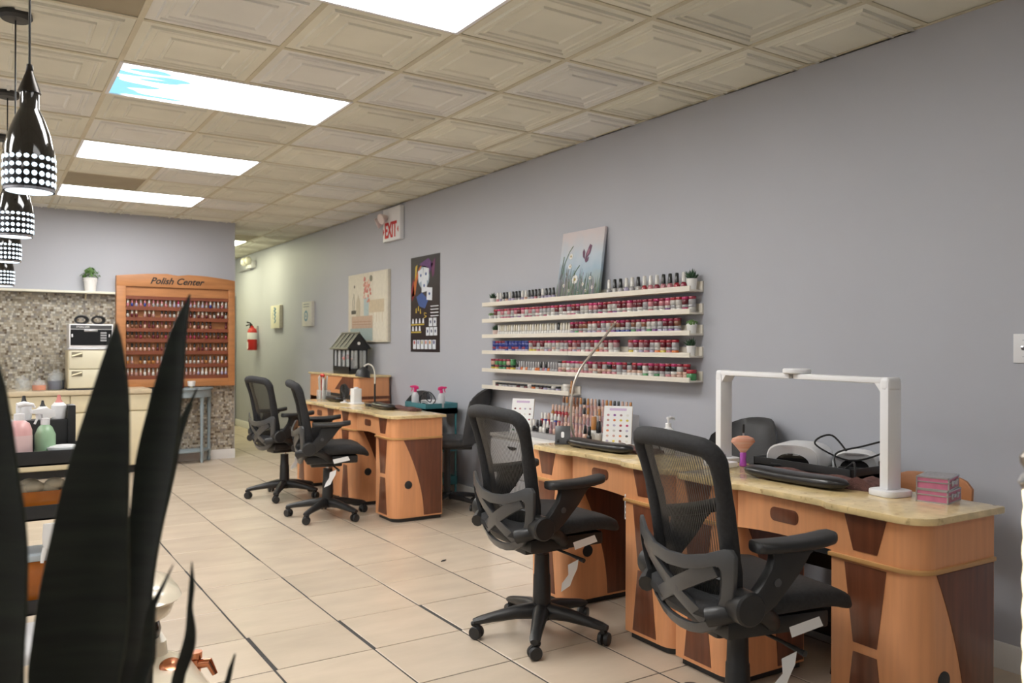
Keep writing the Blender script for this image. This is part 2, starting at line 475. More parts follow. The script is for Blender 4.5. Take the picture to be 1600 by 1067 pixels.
for j, lab, pm in ((-6, 'dimmed ceiling light panel nearest the shop front', M_NEARP), (-3, 'dimmed ceiling light panel above the plant', M_NEARP),
                   (0, 'bright white ceiling light panel cut by the top picture edge', M_PANEL), (3, 'ceiling light panel with a pale blue sky print', M_SKYP),
                   (6, 'plain white ceiling light panel, third from the top edge', M_PANEL), (9, 'plain white ceiling light panel closest to the back wall', M_PANEL)):
    clight(CX, CY + j * T, 2 * T, T, lab, pm)
for j, w in ((-6, 'nearest the entrance'), (-3, 'nearest the shop front'), (0, 'beside the plant'), (3, 'second along the left wall'), (6, 'third along the left wall'), (9, 'at the back left corner')):  # assumed unseen row, added to brighten surfaces that face left
    clight(CX - 5 * T, CY + j * T, 2 * T, T, 'added white ceiling light panel over the left side, ' + w, M_NEARP if j < 0 or j > 5 else M_LEFTP)
clight(CX + 3 * T, CY + 14 * T, T, T, 'warm ceiling light panel in the rear hallway', M_HALLP)
clight(CX + 3 * T, CY + 16 * T, T, T, 'added warm ceiling light panel at the end of the hallway', M_HALLP)  # extra panel added to spread the glow along the hall wall

# ================================================================== FURNITURE
# ---- nail desks. local: x = 0 front (customer side) .. DD back, y = 0 near end .. DL far end
DL, DD, DZ = 1.055, .42, .78
PW = .31
def ped_outline(grow=0.0, r=.078):
    out = [(0 - grow, PW + grow)]
    n = 8
    for k in range(n + 1):
        a = radians(180 + 90 * k / n); out.append((r + (r + grow) * cos(a), r + (r + grow) * sin(a)))
    out += [(DD - .02, 0 - grow), (DD - .02, PW + grow)]
    return out
def top_outline():
    ov = .022; pts = []
    r = .09
    for k in range(9):
        a = radians(270 - 90 * k / 8); pts.append((r - ov + r * cos(a), r - ov + r * sin(a)))
    for a, b in ((PW - .02, 0), (PW + .012, .004), (PW + .03, .018), (PW + .045, .026), (PW + .09, .026)):
        pts.append((-ov + b, a))
    q = DL - PW
    for a, b in ((q - .09, .026), (q - .045, .026), (q - .03, .018), (q - .012, .004), (q + .02, 0)):
        pts.append((-ov + b, a))
    r2 = .05
    for k in range(6):
        a = radians(180 - 90 * k / 5); pts.append((r2 - ov + r2 * cos(a), DL + .002 - r2 + r2 * sin(a)))
    pts += [(DD + .005, DL + .002), (DD + .005, -ov)]
    return pts
def make_desk(label, loc, rz):
    t = thing('nail_desk', label, 'desk', loc, rz)
    MB().prism(top_outline(), DZ - .023, DZ).build('desk_top', M_GRAN, t, .005)['label'] = 'yellow granite top'
    for y0 in (0, DL - PW):
        p = MB().prism(ped_outline(), .03, .605).prism(ped_outline(), .617, DZ - .0232).build('pedestal', M_WOOD, t, loc=(0, y0, 0))
        MB().prism(ped_outline(-.02), 0, .031).build('plinth', M_BLK, p)
        MB().prism(ped_outline(.009), .604, .618).build('trim_band', M_TRIMW, p, .003)
        def inlay(w0, z0, w1, z1, yc=.185):
            w0 /= 2; w1 /= 2
            MB().prism([(yc - w0, z0), (yc + w0, z0), (yc + w1, z1), (yc - w1, z1)], -.0022, .004, 'x').build('inlay', M_DARKW, p, .001)
        inlay(.085, .640, .150, .752); inlay(.085, .345, .150, .596); inlay(.150, .045, .085, .315)
        arc = [(.082 + .165 * (1 - (1 - k / 12) ** 1.8), .600 - .560 * k / 12) for k in range(13)]
        MB().prism(arc + [(DD - .025, .040), (DD - .025, .600)], -.0025, .004, 'y').build('side_panel', M_DARKW, p, .001)
        MB().lathe([(.030, -.004), (.030, .004)], 20, (.120, 0, .272), ax='y').build('grommet', M_BLK, p, .0015)
    # apron with an arched lower edge
    y0, y1 = PW, DL - PW
    n = 12; low = [(y0 + (y1 - y0) * k / n,   .612 + .012 * sin(pi * k / n)) for k in range(n + 1)]
    ap = MB().prism(low + [(y1, DZ - .0232), (y0, DZ - .0232)], .026, .044, 'x').build('drawer_front', M_WOODH, t)
    yc = (y0 + y1) / 2
    MB().prism(rrect(yc - .062, .668, yc + .062, .718, .02), .0245, .030, 'x').build('handle_shade_plate', M_DARKW, ap, .001)  # dark raised plate stands in for shade inside the handle cutout
    MB().box(.05, y0, .64, DD - .05, y1, .75).build('drawer_box', M_DARKW, t)
    return t
make_desk('wooden nail desk nearest the camera with the white arch lamp', (2.345, 1.362, 0), radians(-2))
make_desk('second wooden nail desk from the camera, holding the phone stand', (2.402, 2.446, 0), radians(-1))
make_desk('wooden nail desk in the far pair, the end with the black gooseneck lamp', (2.50, 5.40, 0), 0)
make_desk('furthest wooden nail desk with pens and small fan', (2.50, 6.482, 0), 0)

# ---- mesh office chair, facing +x, origin on the floor below the column
def bx_(z): return -.183 - .235 * (z - .55) + .02 * sin((z - .55) * 6)
def back_pt(y, z): return (bx_(z) + .85 * y * y, y, z)
def shell_pt(y, z): return (-.268 + .80 * y * y + .28 * max(0, .66 - z) ** 1.2, y, z)
def make_chair(label, tagside=True):
    t = thing('office_chair', label, 'chair', (0, 0, 0), 0, 'black mesh office chairs')
    # star base
    b = MB(); b.cyl((0, 0, .075), .045, .07, 20)
    for k in range(5):
        a = 2 * pi * k / 5 + .3
        rings = []
        for r, z, w, h in ((.025, .112, .040, .038), (.12, .108, .033, .030), (.22, .092, .027, .022), (.285, .080, .025, .018), (.310, .076, .018, .012)):
            rg = []
            for q in range(8):
                an = 2 * pi * q / 8 + pi / 8
                yy, zz = w * cos(an), z + h * sin(an)
                rg.append((r * cos(a) - yy * sin(a), r * sin(a) + yy * cos(a), zz))
            rings.append(rg)
        b.loft(rings)
    sb = b.build('star_base', M_BLK, t, ang=50)
    wm = MB()
    for s_ in (-1, 1):
        wm.lathe([(.010, s_ * .024), (.026, s_ * .0235), (.029, s_ * .018), (.029, s_ * .007), (.012, s_ * .006)], 18, (0, 0, .029), ax='y')
    wm.tube(spline([(-.020, 0, .030), (-.012, 0, .052), (.006, 0, .066), (.022, 0, .062)]), .011, 8)
    wm.cyl((0, 0, .03), .007, .05, 8)
    wme = wm.mesh('caster', M_BLK)
    for k in range(5):
        a = 2 * pi * k / 5 + .3
        link('caster', wme, t, (.295 * cos(a), .295 * sin(a), 0), (0, 0, a * 2.3 + k))
    c = MB().lathe([(.042, .11), (.038, .27), (.035, .275), (.033, .365), (.0, .365)], 20).build('column_cover', M_BLK, t)
    MB().cyl((0, 0, .30), .014, .10, 14).build('gas_lift', M_CHROME, t)
    # mechanism
    m = MB().box(-.13, -.075, .385, .10, .075, .425)
    m.build('tilt_mechanism', M_BLK, t, .012)
    MB().tube([(.02, -.06, .40), (.04, -.17, .392), (.05, -.26, .385)], [.006, .006, .010], 8).build('lever', M_BLK, t)
    # seat
    rings = []
    for x, z, hw, th in ((-.225, .497, .17, .018), (-.21, .503, .20, .030), (-.12, .508, .232, .040), (0, .514, .243, .043), (.12, .518, .245, .042), (.20, .513, .240, .038), (.25, .498, .228, .032), (.275, .480, .205, .022), (.283, .472, .18, .012)):
        rg = []
        for q in range(20):
            an = 2 * pi * q / 20; cx_, sx_ = cos(an), sin(an)
            yy = hw * math.copysign(abs(cx_) ** .45, cx_); zz = z + th * math.copysign(abs(sx_) ** .7, sx_) + .03 * (yy / .24) ** 2 * .5
            rg.append((x, yy, zz))
        rings.append(rg)
    st = MB().loft(rings).build('seat', M_FAB, t, ang=60)
    MB().box(-.17, -.19, .424, .20, .19, .480).build('seat_pan', M_BLK, st, .012)
    MB().prism([(.02, .430), (.135, .452), (.12, .482), (.01, .462)], -.238, -.2375, 'y').build('under_label', M_PAPER, st)
    # backrest: frame loop + mesh
    def half(z):
        pts = [(.50, .150), (.56, .185), (.66, .196), (.78, .200), (.90, .214), (.97, .220), (1.03, .214)]
        for (a, wa), (b_, wb_) in zip(pts, pts[1:]):
            if a <= z <= b_: return wa + (wb_ - wa) * (z - a) / (b_ - a)
        return pts[0][1] if z < .5 else pts[-1][1]
    zt, zb = 1.0, .52
    loop = []
    for k in range(13):
        z = zb + (zt - .05 - zb) * k / 12; loop.append((half(z), z))
    hw = half(zt - .05)
    for k in range(1, 6):
        a = radians(90 * k / 6); loop.append((hw - .05 + .05 * cos(a), zt - .05 + .05 * sin(a)))
    for k in range(0, 5): loop.append(((hw - .05) * (1 - k / 2.5 / 1.0) if k < 5 else 0, zt + .008 * sin(pi * k / 4)))
    right = loop[:18]
    topm = [((hw - .05) * (1 - k / 4.0), zt + .010 * sin(pi / 2 * k / 4)) for k in range(5)]
    full_ = right + topm + [(-y, z) for y, z in reversed(topm[:-1])] + [(-y, z) for y, z in reversed(right)]
    hb = half(zb)
    full_ += [(-hb * .6, zb - .012), (0, zb - .015), (hb * .6, zb - .012)]
    rad = []
    for y, z in full_: rad.append(.034 if z < .66 else .029 if z < .82 else .026 if z < .95 else .029)
    br = MB().tube([back_pt(y, z) for y, z in full_], rad, 10, True).build('back_frame', M_FAB, t, ang=70)
    me = MB(); cols, rows = 16, 14
    vs = []; fs = []
    for r in range(rows + 1):
        z = zb + (zt - zb) * r / rows
        for k in range(cols + 1):
            y = -half(z) + 2 * half(z) * k / cols; vs.append(back_pt(y, z))
    for r in range(rows):
        for k in range(cols): a = r * (cols + 1) + k; fs.append((a, a+1, a+cols+2, a+cols+1))
    me.add(vs, fs).build('mesh_panel', mat('sheer mesh', (.012, .012, .013), .8, alpha=.60), br)
    ms = MB(); ns = 44
    for k in range(1, ns):
        u = -1 + 2 * k / ns; pv = []; w = .0021
        for r in range(9):
            z = zb + (zt - zb) * r / 8; y = u * half(z); p = back_pt(y, z)
            pv += [(p[0] - .0006, p[1] - w, p[2]), (p[0] - .0006, p[1] + w, p[2])]
        ms.add(pv, [(2*r, 2*r+1, 2*r+3, 2*r+2) for r in range(8)])
    o = ms.build('mesh_strands', M_BLK, br); o['kind'] = 'stuff'
    MB().tube([back_pt(y, .60) for y in (-.18, -.1, 0, .1, .18)], .016, 8, flat=.5).build('lumbar_bar', M_BLK, br)
    # X-shaped plastic back shell
    oh = [(0, .705), (.08, .712), (.16, .738), (.215, .768), (.238, .772), (.250, .750), (.248, .69), (.236, .615), (.207, .535), (.162, .470), (.10, .430), (.05, .415), (0, .411)]
    oh = [(y * 1.09, .411 + (z - .411) * .84) for y, z in oh]
    outer = oh + [(-y, z) for y, z in reversed(oh[1:-1])]
    ih = [(0, .655), (.08, .662), (.15, .684), (.195, .705), (.208, .705), (.215, .692), (.213, .655), (.200, .595), (.174, .535), (.138, .490), (.088, .463), (.045, .454), (0, .452)]
    ih = [(y * 1.09, .411 + (z - .411) * .84) for y, z in ih]
    inner = ih + [(-y, z) for y, z in reversed(ih[1:-1])]
    sh = MB(); n = len(outer); th = .014
    def sp(p, d): q = shell_pt(*p); return (q[0] + d, q[1], q[2])
    sh.loft([[sp(a, 0), sp(b_, -.004), sp(b_, th), sp(a, th)] for a, b_ in zip(outer, inner)], False, True)
    shell = sh.build('back_shell', M_GUN, t, .003, ang=45)
    for (p, q) in (((-.205, .648), (.135, .474)), ((.205, .648), (-.135, .474))):
        bar = MB(); rings = []
        dy, dz = q[0] - p[0], q[1] - p[1]; l = math.hypot(dy, dz); ny, nz_ = -dz / l, dy / l
        for k in range(7):
            f = k / 6; y, z = p[0] + dy * f, p[1] + dz * f; w = .024
            a = (y + ny * w, z + nz_ * w); b_ = (y - ny * w, z - nz_ * w)
            rings.append([sp(a, 0.001), sp(b_, 0.001), sp(b_, th), sp(a, th)])
        bar.loft(rings).build('cross_bar', M_GUN, shell, .003)
    # bracket joining shell and seat
    for s_ in (-1, 1):
        MB().tube(spline([(-.235, s_ * .18, .50), (-.20, s_ * .215, .515), (-.14, s_ * .235, .530), (-.06, s_ * .225, .50), (.02, s_ * .15, .44)]), .026, 10, flat=1.1).build('side_bracket', M_BLK, t)
        MB().lathe([(.0, s_ * .222), (.046, s_ * .224), (.050, s_ * .232), (.050, s_ * .284), (.044, s_ * .290), (.0, s_ * .292)], 22, (-.160, 0, .545), ax='y').build('pivot_knob', M_BLK, t)
        ar = MB(); rings = []
        for x, z, w, d in ((-.155, .540, .040, .018), (-.115, .570, .044, .019), (-.075, .612, .045, .019), (-.04, .652, .050, .018), (-.015, .685, .065, .016), (-.005, .703, .080, .016)):
            rings.append([(x - w, s_*.268 - d, z), (x + w, s_*.268 - d, z - .02 if z < .66 else z), (x + w, s_*.268 + d, z - .02 if z < .66 else z), (x - w, s_*.268 + d, z)])
        arm = ar.loft(rings).build('arm_support', M_BLK, t, .008)
        MB().lathe([(.012, s_ * .286), (.012, s_ * .2895)], 12, (-.07, 0, .615), ax='y').build('arm_button', M_GUN, arm)
        pad = []
        for x, w, z in ((-.138, .030, .720), (-.128, .041, .720), (-.07, .045, .718), (.0, .046, .718), (.07, .047, .722), (.115, .043, .729), (.13, .032, .732)):
            pad.append([(x, s_*.272 + w * math.copysign(abs(cos(2*pi*q/14)) ** .5, cos(2*pi*q/14)), z + .017 * math.copysign(abs(sin(2*pi*q/14)) ** .7, sin(2*pi*q/14))) for q in range(14)])
        MB().loft(pad).build('arm_pad', M_BLK, t, ang=60)
    tg = MB()
    for k, (x, z) in enumerate(((.16, .365), (.17, .335), (.155, .30), (.13, .262))): pass
    gp = []
    for (x, z) in ((.012, .378), (.006, .34), (-.016, .302), (-.03, .272)):
        gp.append([(x - .022, -.235 + .01 * sin(z * 90), z - .01), (x + .024, -.24, z + .01), (x + .024, -.2392, z + .01), (x - .022, -.2342 + .01 * sin(z * 90), z - .01)])
    tg.loft(gp).build('hang_tag', M_PAPER, t)['label'] = 'crumpled white paper hang tag'
    return t
ch = make_chair('black mesh office chair nearest the camera, before the arch lamp desk')
ch.location = (2.05, 1.80, 0); ch.rotation_euler = (0, 0, radians(-13))
dup(ch, (2.105, 2.975, 0), radians(-4), 'black mesh office chair at the desk with the phone stand, all wheels in view')
dup(ch, (2.19, 5.90, 0), radians(-14), 'black mesh office chair seen side-on at the far desks')
dup(ch, (2.17, 6.88, 0), radians(6), 'black mesh office chair furthest from the camera')

# ---- padded technician chairs on castors
def tech_chair(label, loc, rz, seat=.50, recl=.25):
    t = thing('technician_chair', label, 'chair', loc, rz)
    b = MB().cyl((0, 0, .07), .04, .06, 16)
    for k in range(5):
        a = 2 * pi * k / 5
        b.tube([(0, 0, .10), (.15 * cos(a), .15 * sin(a), .09), (.27 * cos(a), .27 * sin(a), .072)], [.026, .022, .016], 8)
    b.build('star_base', M_BLK, t)
    w = MB()
    for s_ in (-1, 1): w.lathe([(.012, s_*.020), (.026, s_*.018), (.026, s_*.006), (.01, s_*.005)], 14, (0, 0, .026), ax='y')
    w.cyl((0, 0, .026), .007, .045, 8); wm = w.mesh('caster', M_BLK)
    for k in range(5):
        a = 2 * pi * k / 5; link('caster', wm, t, (.26 * cos(a), .26 * sin(a), 0), (0, 0, a + k))
    MB().lathe([(.028, .11), (.026, seat - .06)], 16).build('column', M_BLK, t)
    rings = []
    for x, hw, th, z in ((-.22, .15, .015, seat), (-.20, .19, .035, seat), (-.08, .225, .045, seat), (.08, .23, .045, seat), (.19, .20, .04, seat - .005), (.23, .16, .015, seat - .01)):
        rings.append([(x, hw * math.copysign(abs(cos(2*pi*q/18)) ** .6, cos(2*pi*q/18)), z + th * math.copysign(abs(sin(2*pi*q/18)) ** .7, sin(2*pi*q/18))) for q in range(18)])
    MB().loft(rings).build('seat', M_PAD, t, ang=70)
    # bucket back
    def bp_(u, z, off):
        hw = .25 - .08 * max(0, (z - .12) / .30) ** 2
        a = u * 1.05
        return (-.06 - (.17 + recl * z + off) * cos(a) , hw * sin(a) * 1.15, seat + z)
    rings = []
    nz_, nu = 8, 12
    for r in range(nz_ + 1):
        z = .0 + .43 * r / nz_; th = .028 * (1 - (r / nz_) ** 6 * .7)
        rings.append([bp_(-1 + 2*k/nu, z - .10 * abs(-1 + 2*k/nu) ** 3 * (r / nz_), th) for k in range(nu + 1)] + [bp_(1 - 2*k/nu, z - .10 * abs(1 - 2*k/nu) ** 3 * (r / nz_), -th) for k in range(nu + 1)])
    MB().loft(rings).build('backrest', M_PAD, t, ang=70)
    MB().box(-.20, -.03, seat - .065, .12, .03, seat - .035).build('back_bracket', M_BLK, t, .006)
    return t
tech_chair('black padded castor chair behind the far desks, beside the teal cart', (3.12, 5.725, 0), radians(147), .53, .29)
tech_chair('black padded castor chair behind the arch lamp desk', (3.07, 2.83, 0), radians(180), .495)
tech_chair('black padded castor chair behind the furthest desk, only its top rim showing', (3.205, 6.72, 0), radians(180), .45, -.05)

# tan chair
t = thing('wooden_chair', 'tan bentwood chair tucked behind the pink cases, only backrest top showing', 'chair', (3.03, 1.835, 0), radians(180))
rg = []
for k in range(13):
    y = -.165 + .33 * k / 12; x = -.19 - .9 * (.027 - y * y); zt = .778 - .02 * (abs(y) / .165) ** 6 * 2
    rg.append([(x, y, .56), (x - .018, y, .56), (x - .030, y, zt), (x - .012, y, zt)])
MB().loft(rg).build('backrest', M_TANL, t, .005)
MB().prism(rrect(-.21, -.165, .21, .165, .06), .435, .46).build('seat', M_TANL, t, .006)
for sx in (-1, 1):
    for sy in (-1, 1):
        MB().tube([(sx*.15, sy*.13, .435), (sx*.21, sy*.16, .0)], [.014, .011], 10).build('leg', M_BLK, t)
for sy in (-1, 1): MB().tube([(-.18, sy*.12, .44), (-.215, sy*.12, .62)], .010, 8).build('back_post', M_BLK, t)

# ---- low cabinet with lantern
t = thing('side_cabinet', 'low cherry cabinet with granite top against the wall behind the far desks', 'cabinet', (3.08, 7.47, 0))
CW, CL_, CHt = .345, 1.40, 1.0
MB().prism([(-.015, -.015), (CW, -.015), (CW, CL_), (-.015, CL_)], CHt - .022, CHt).build('cabinet_top', M_GRAN, t, .004)
body = MB().prism(rrect(0, 0, CW, CL_, .03, 5), .60, CHt - .022).prism(rrect(.0, 0, CW, CL_, .03, 5), .03, .74).build('body', M_WOOD, t)
MB().box(-.004, .05, .62, .004, .95, .80).build('shelf_shade_plate', M_BLK, body)  # black plate stands in for the shade of an open slot
MB().prism([(.12, .84), (.62, .84), (.40, .972), (.12, .972)], -.003, .004, 'x').build('inlay', M_DARKW, body)
MB().lathe([(.014, -.012), (.014, .0)], 12, (0, .28, .88), ax='x').build('knob', M_BLK, body)
for z in (.715, .765): MB().box(.03, -.004, z, CW - .005, .004, z + .028).build('stripe', M_DARKW, body)
MB().box(0, .0, 0, CW, CL_, .031).build('plinth', M_BLK, t)

t = thing('house_lantern', 'black house-shaped glass lantern on the low cabinet', 'lantern', (3.15, 7.87, CHt))
LW, LL, LH, LR = .20, .46, .26, .41
m = MB().box(0, 0, 0, LW, LL, .035)
m.build('base', M_BLK, t, .004)
fr = MB(); e = .012
for x in (0, LW - .016):
    for y in (0, LL * .25, LL * .5, LL * .75, LL - .016): fr.box(x, y, .03, x + .016, y + .016, LH)
for y in (0, LL - .016): fr.box(LW/2 - .009, y, .03, LW/2 + .009, y + .016, LH)
for x in (0, LW - .016): fr.box(x, 0, LH - .018, x + .016, LL, LH); fr.box(x, 0, .03, x + .016, LL, .075)
for y in (0, LL - .016): fr.box(0, y, LH - .018, LW, y + .016, LH); fr.box(0, y, .03, LW, y + .016, .055)
fr.build('frame', M_BLK, t)
for y in (-.004, LL - .012):
    MB().prism([(-.025, LH), (LW + .025, LH), (LW/2, LR)], y, y + .016, 'y').build('gable', M_BLK, t)
MB().lathe([(.016, -.008), (.016, -.003)], 14, (LW/2, 0, LH + .055), ax='y').build('gable_disc', M_PAPER, t)
M_ROOFG = mat('lantern roof grey', (.22, .22, .17), .4, var=.1)
for s_ in (-1, 1):
    xe, xm = LW/2 + s_ * (LW/2 + .03), LW/2
    for k in range(5):
        y = -.01 + (LL + .004) * k / 4
        MB().add([(xe, y - .008, LH - .01), (xe, y + .010, LH - .01), (xm, y + .010, LR + .006), (xm, y - .008, LR + .006), (xe, y - .008, LH + .006), (xe, y + .010, LH + .006), (xm, y + .010, LR + .02), (xm, y - .008, LR + .02)], [(0,3,2,1),(4,5,6,7),(0,1,5,4),(1,2,6,5),(2,3,7,6),(3,0,4,7)]).build('roof_bar', M_BLK, t)
    MB().add([(xe, 0, LH), (xe, LL, LH), (xm, LL, LR + .006), (xm, 0, LR + .006)], [(0, 1, 2, 3)]).build('roof_pane', glassmat('lantern pane', (.16, .16, .13), .55, .8), t)
    MB().tube([(xe, -.02, LH), (xe, LL + .01, LH)], .009, 6).build('eave_rail', M_ROOFG, t)
MB().tube([(LW/2, -.02, LR + .015), (LW/2, LL + .01, LR + .015)], .010, 6).build('ridge_bar', M_ROOFG, t)
for (x0, y0, x1, y1) in ((.007, .016, .009, LL - .016), (LW - .009, .016, LW - .007, LL - .016), (.016, .007, LW - .016, .009)):
    MB().box(x0, y0, .05, x1, y1, LH - .01).build('glass_pane', M_GLASS, t)
c = tag(MB().lathe([(.0, 0), (.026, 0), (.026, .10), (.012, .104), (0, .104)], 14).build('candle', mat('dark candle', (.16, .14, .15), .5), None, loc=(3.21, 7.95, CHt + .035)), 'grey candle inside the black house lantern', 'candle')
c = thing('silk_flower', 'pink silk flower inside the black house lantern', 'flower', (3.20, 8.06, CHt + .035))
MB().tube([(0, 0, 0), (.004, 0, .12)], .004, 6).build('stem', M_HERB, c)
mm = MB()
for k in range(14):
    a = k * 2.4; r = .008 + .0026 * k
    mm.ball((r * cos(a), r * sin(a), .155 - .003 * k), .018, 7, 4, (1, 1, .8))
mm.build('bloom', mat('salmon pink', (.62, .16, .14), .7, var=.15), c)

# ================================================================== ON THE RIGHT WALL
def wallthing(name, label, cat, y0, z0, y1, z1, th, m, bev=.002, group=None):
    """flat thing hung on the right wall; local x = out of wall (-x world), origin at its lower corner"""
    t = thing(name, label, cat, (WX, y0, z0), 0, group)
    MB().box(-th, 0, 0, -.0005, y1 - y0, z1 - z0).build('body', m, t, bev)
    t['w'] = y1 - y0; t['h'] = z1 - z0; t['th'] = th
    return t
def shape(t, nm, pts, m, d=.0012):
    """painted / printed patch; pts are (u from the left 0..1, v from the top 0..1)"""
    w, h, th = t['w'], t['h'], t['th']
    return MB().prism([((1 - u) * w, (1 - v) * h) for u, v in pts], -th - d, -th + .0004, 'x').build(nm, m, t)
def rect(u0, v0, u1, v1): return [(u0, v0), (u1, v0), (u1, v1), (u0, v1)]
def disc(u, v, r, asp=1.0, n=12, jit=0): return [(u + r * cos(2*pi*k/n) * (1 + jit * random.uniform(-1, 1)), v + r * asp * sin(2*pi*k/n) * (1 + jit * random.uniform(-1, 1))) for k in range(n)]
def flat(name, c, r=.6): return mat('print ' + name, c, r, var=.05, scale=25)
def stroke(t, nm, pts, wd, m, d=.0012):
    w, h, th = t['w'], t['h'], t['th']
    MB().tube([(-th - d * .5, (1 - u) * w, (1 - v) * h) for u, v in pts], wd, 6, flat=.4, up=(1, 0, 0)).build(nm, m, t)

# flower and bottle canvas
t = wallthing('canvas_picture', 'large beige canvas of bottles and coral flowers between lantern and poster', 'picture', 7.52, 1.33, 8.565, 2.065, .035, flat('canvas beige', (.66, .61, .50)))
shape(t, 'paint_patch', rect(.66, .02, .97, .97), flat('pale', (.70, .66, .55)))
shape(t, 'paint_patch', rect(.10, .62, .64, .80), flat('terracotta wash', (.52, .38, .28)))
shape(t, 'paint_patch', rect(.06, .80, .64, .98), flat('pale teal', (.36, .44, .42)))
shape(t, 'paint_patch', rect(.56, .40, .92, .58), flat('ochre wash', (.58, .49, .34)), .0016)
shape(t, 'paint_patch', rect(.42, .36, .54, .62), flat('blue bottle', (.42, .52, .52)), .0018)
shape(t, 'paint_patch', [(.22, .62), (.22, .42), (.27, .30), (.32, .42), (.32, .62)], flat('sepia tower', (.50, .45, .33)), .0018)
shape(t, 'paint_patch', rect(.09, .53, .21, .585), flat('dark tin', (.10, .09, .07)), .0018)
for k in range(30):
    a, r = random.uniform(0, 6.28), random.uniform(.02, .15)
    shape(t, 'petal', disc(.49 + r * cos(a) * .8, .24 + r * 1.25 * sin(a), random.uniform(.012, .026), 1.3, 7, .25), flat(*rc([('coral', (.62, .26, .19)), ('pale coral', (.68, .42, .34)), ('rose coral', (.58, .20, .17))])), .0018 + .00008 * k)
shape(t, 'paint_patch', disc(.60, .09, .035, 1.3), flat('grey leaf', (.20, .20, .15)), .0018); shape(t, 'paint_patch', disc(.17, .18, .016, 1.4), flat('dark tin', (.1, .09, .07)))
stroke(t, 'stem', [(.16, .53), (.17, .40), (.15, .28)], .004, flat('grey leaf', (.2, .2, .15))); stroke(t, 'stem', [(.13, .53), (.12, .40), (.14, .33)], .004, flat('grey leaf', (.2, .2, .15)))
for y in (.70, .74): stroke(t, 'lettering', [(.12, y), (.60, y + .005)], .004, flat('rust ink', (.40, .24, .16)))
for x in (.66, .74, .80, .88): stroke(t, 'lettering', [(x, .50), (x, .72)], .005, flat('ochre wash', (.5, .42, .27)))

# tall black poster
t = wallthing('poster', 'tall black salon poster with playing cards and rows of nail products', 'poster', 6.47, 1.235, 7.06, 2.13, .003, flat('poster black', (.018, .014, .018), .35), 0)
sw = [(flat('orange', (.60, .16, .03)), [(.03, .42), (.12, .26), (.30, .12), (.40, .08), (.22, .26), (.16, .40)]), (flat('crimson', (.30, .02, .03)), [(.02, .34), (.10, .22), (.14, .40), (.05, .46)]),
      (flat('yellow', (.60, .42, .05)), [(.17, .10), (.24, .08), (.20, .20), (.14, .27)]), (flat('violet', (.13, .05, .18)), [(.30, .08), (.62, .03), (.78, .10), (.66, .18), (.45, .12)]),
      (flat('blue', (.05, .10, .30)), [(.20, .42), (.40, .38), (.62, .46), (.50, .55), (.30, .52)]), (flat('plum', (.16, .04, .12)), [(.70, .10), (.85, .04), (.82, .20), (.76, .24)]),
      (flat('steel', (.32, .40, .50)), disc(.46, .22, .20, .6))]
for m_, pts in sw: shape(t, 'colour_swirl', pts, m_, .0006)
cw = flat('card white', (.70, .74, .80))
for k, (u, v, a) in enumerate(((.36, .20, -.3), (.54, .19, .2), (.48, .31, -.1), (.66, .40, .1))):
    pts = [(u + x * .09 * cos(a) - y * .05 * sin(a), v + x * .05 * sin(a) + y * .065 * cos(a)) for x, y in ((-1, -1), (1, -1), (1, 1), (-1, 1))]
    shape(t, 'playing_card', pts, cw, .001 + .0002 * k); shape(t, 'pip', disc(u, v, .028, .6, 8), flat('blue', (.05, .1, .3)), .0016 + .0002 * k)
for k in range(4): stroke(t, 'lettering', [(.70, .53 + .033 * k), (.96, .53 + .033 * k)], .005, cw)
stroke(t, 'lettering', spline([(.56, .60), (.48, .595), (.50, .62), (.56, .63), (.47, .645)], 4), .004, flat('gold', (.55, .40, .06)))
for (u, v) in ((.20, .56), (.28, .54), (.35, .57)): shape(t, 'gold_bottle', [(u - .02, v + .03), (u + .02, v + .03), (u + .01, v - .02), (u - .01, v - .02)], flat('gold', (.55, .4, .06)))
for r, v in enumerate((.67, .75)):
    for k in range(4 - r): shape(t, 'product_bottle', [(.05 + .12 * k, v + .03), (.12 + .12 * k, v + .03), (.10 + .12 * k, v - .02), (.07 + .12 * k, v - .02)], cw)
    shape(t, 'gold_strip', rect(.02, v + .035, .48 - .1 * r, v + .05), flat('gold', (.55, .4, .06)))
for (u, v) in ((.70, .65), (.84, .65), (.60, .745), (.73, .745), (.86, .745)):
    shape(t, 'product_card', rect(u - .055, v, u + .055, v + .085), cw); shape(t, 'pip', disc(u, v + .04, .022, .8, 8), flat('navy', (.05, .06, .15)), .0016)
for k in range(6):
    u = .09 + .135 * k; shape(t, 'swatch_card', rect(u, .875, u + .105, .97), cw)
    shape(t, 'pip', disc(u + .05, .90, .03, .7, 8), flat(('crimson2', 'lilac', 'straw', 'coral2', 'orange2', 'navy2')[k], ((.5, .1, .1), (.3, .3, .45), (.5, .45, .25), (.6, .25, .2), (.6, .3, .1), (.1, .1, .25))[k]), .0016)

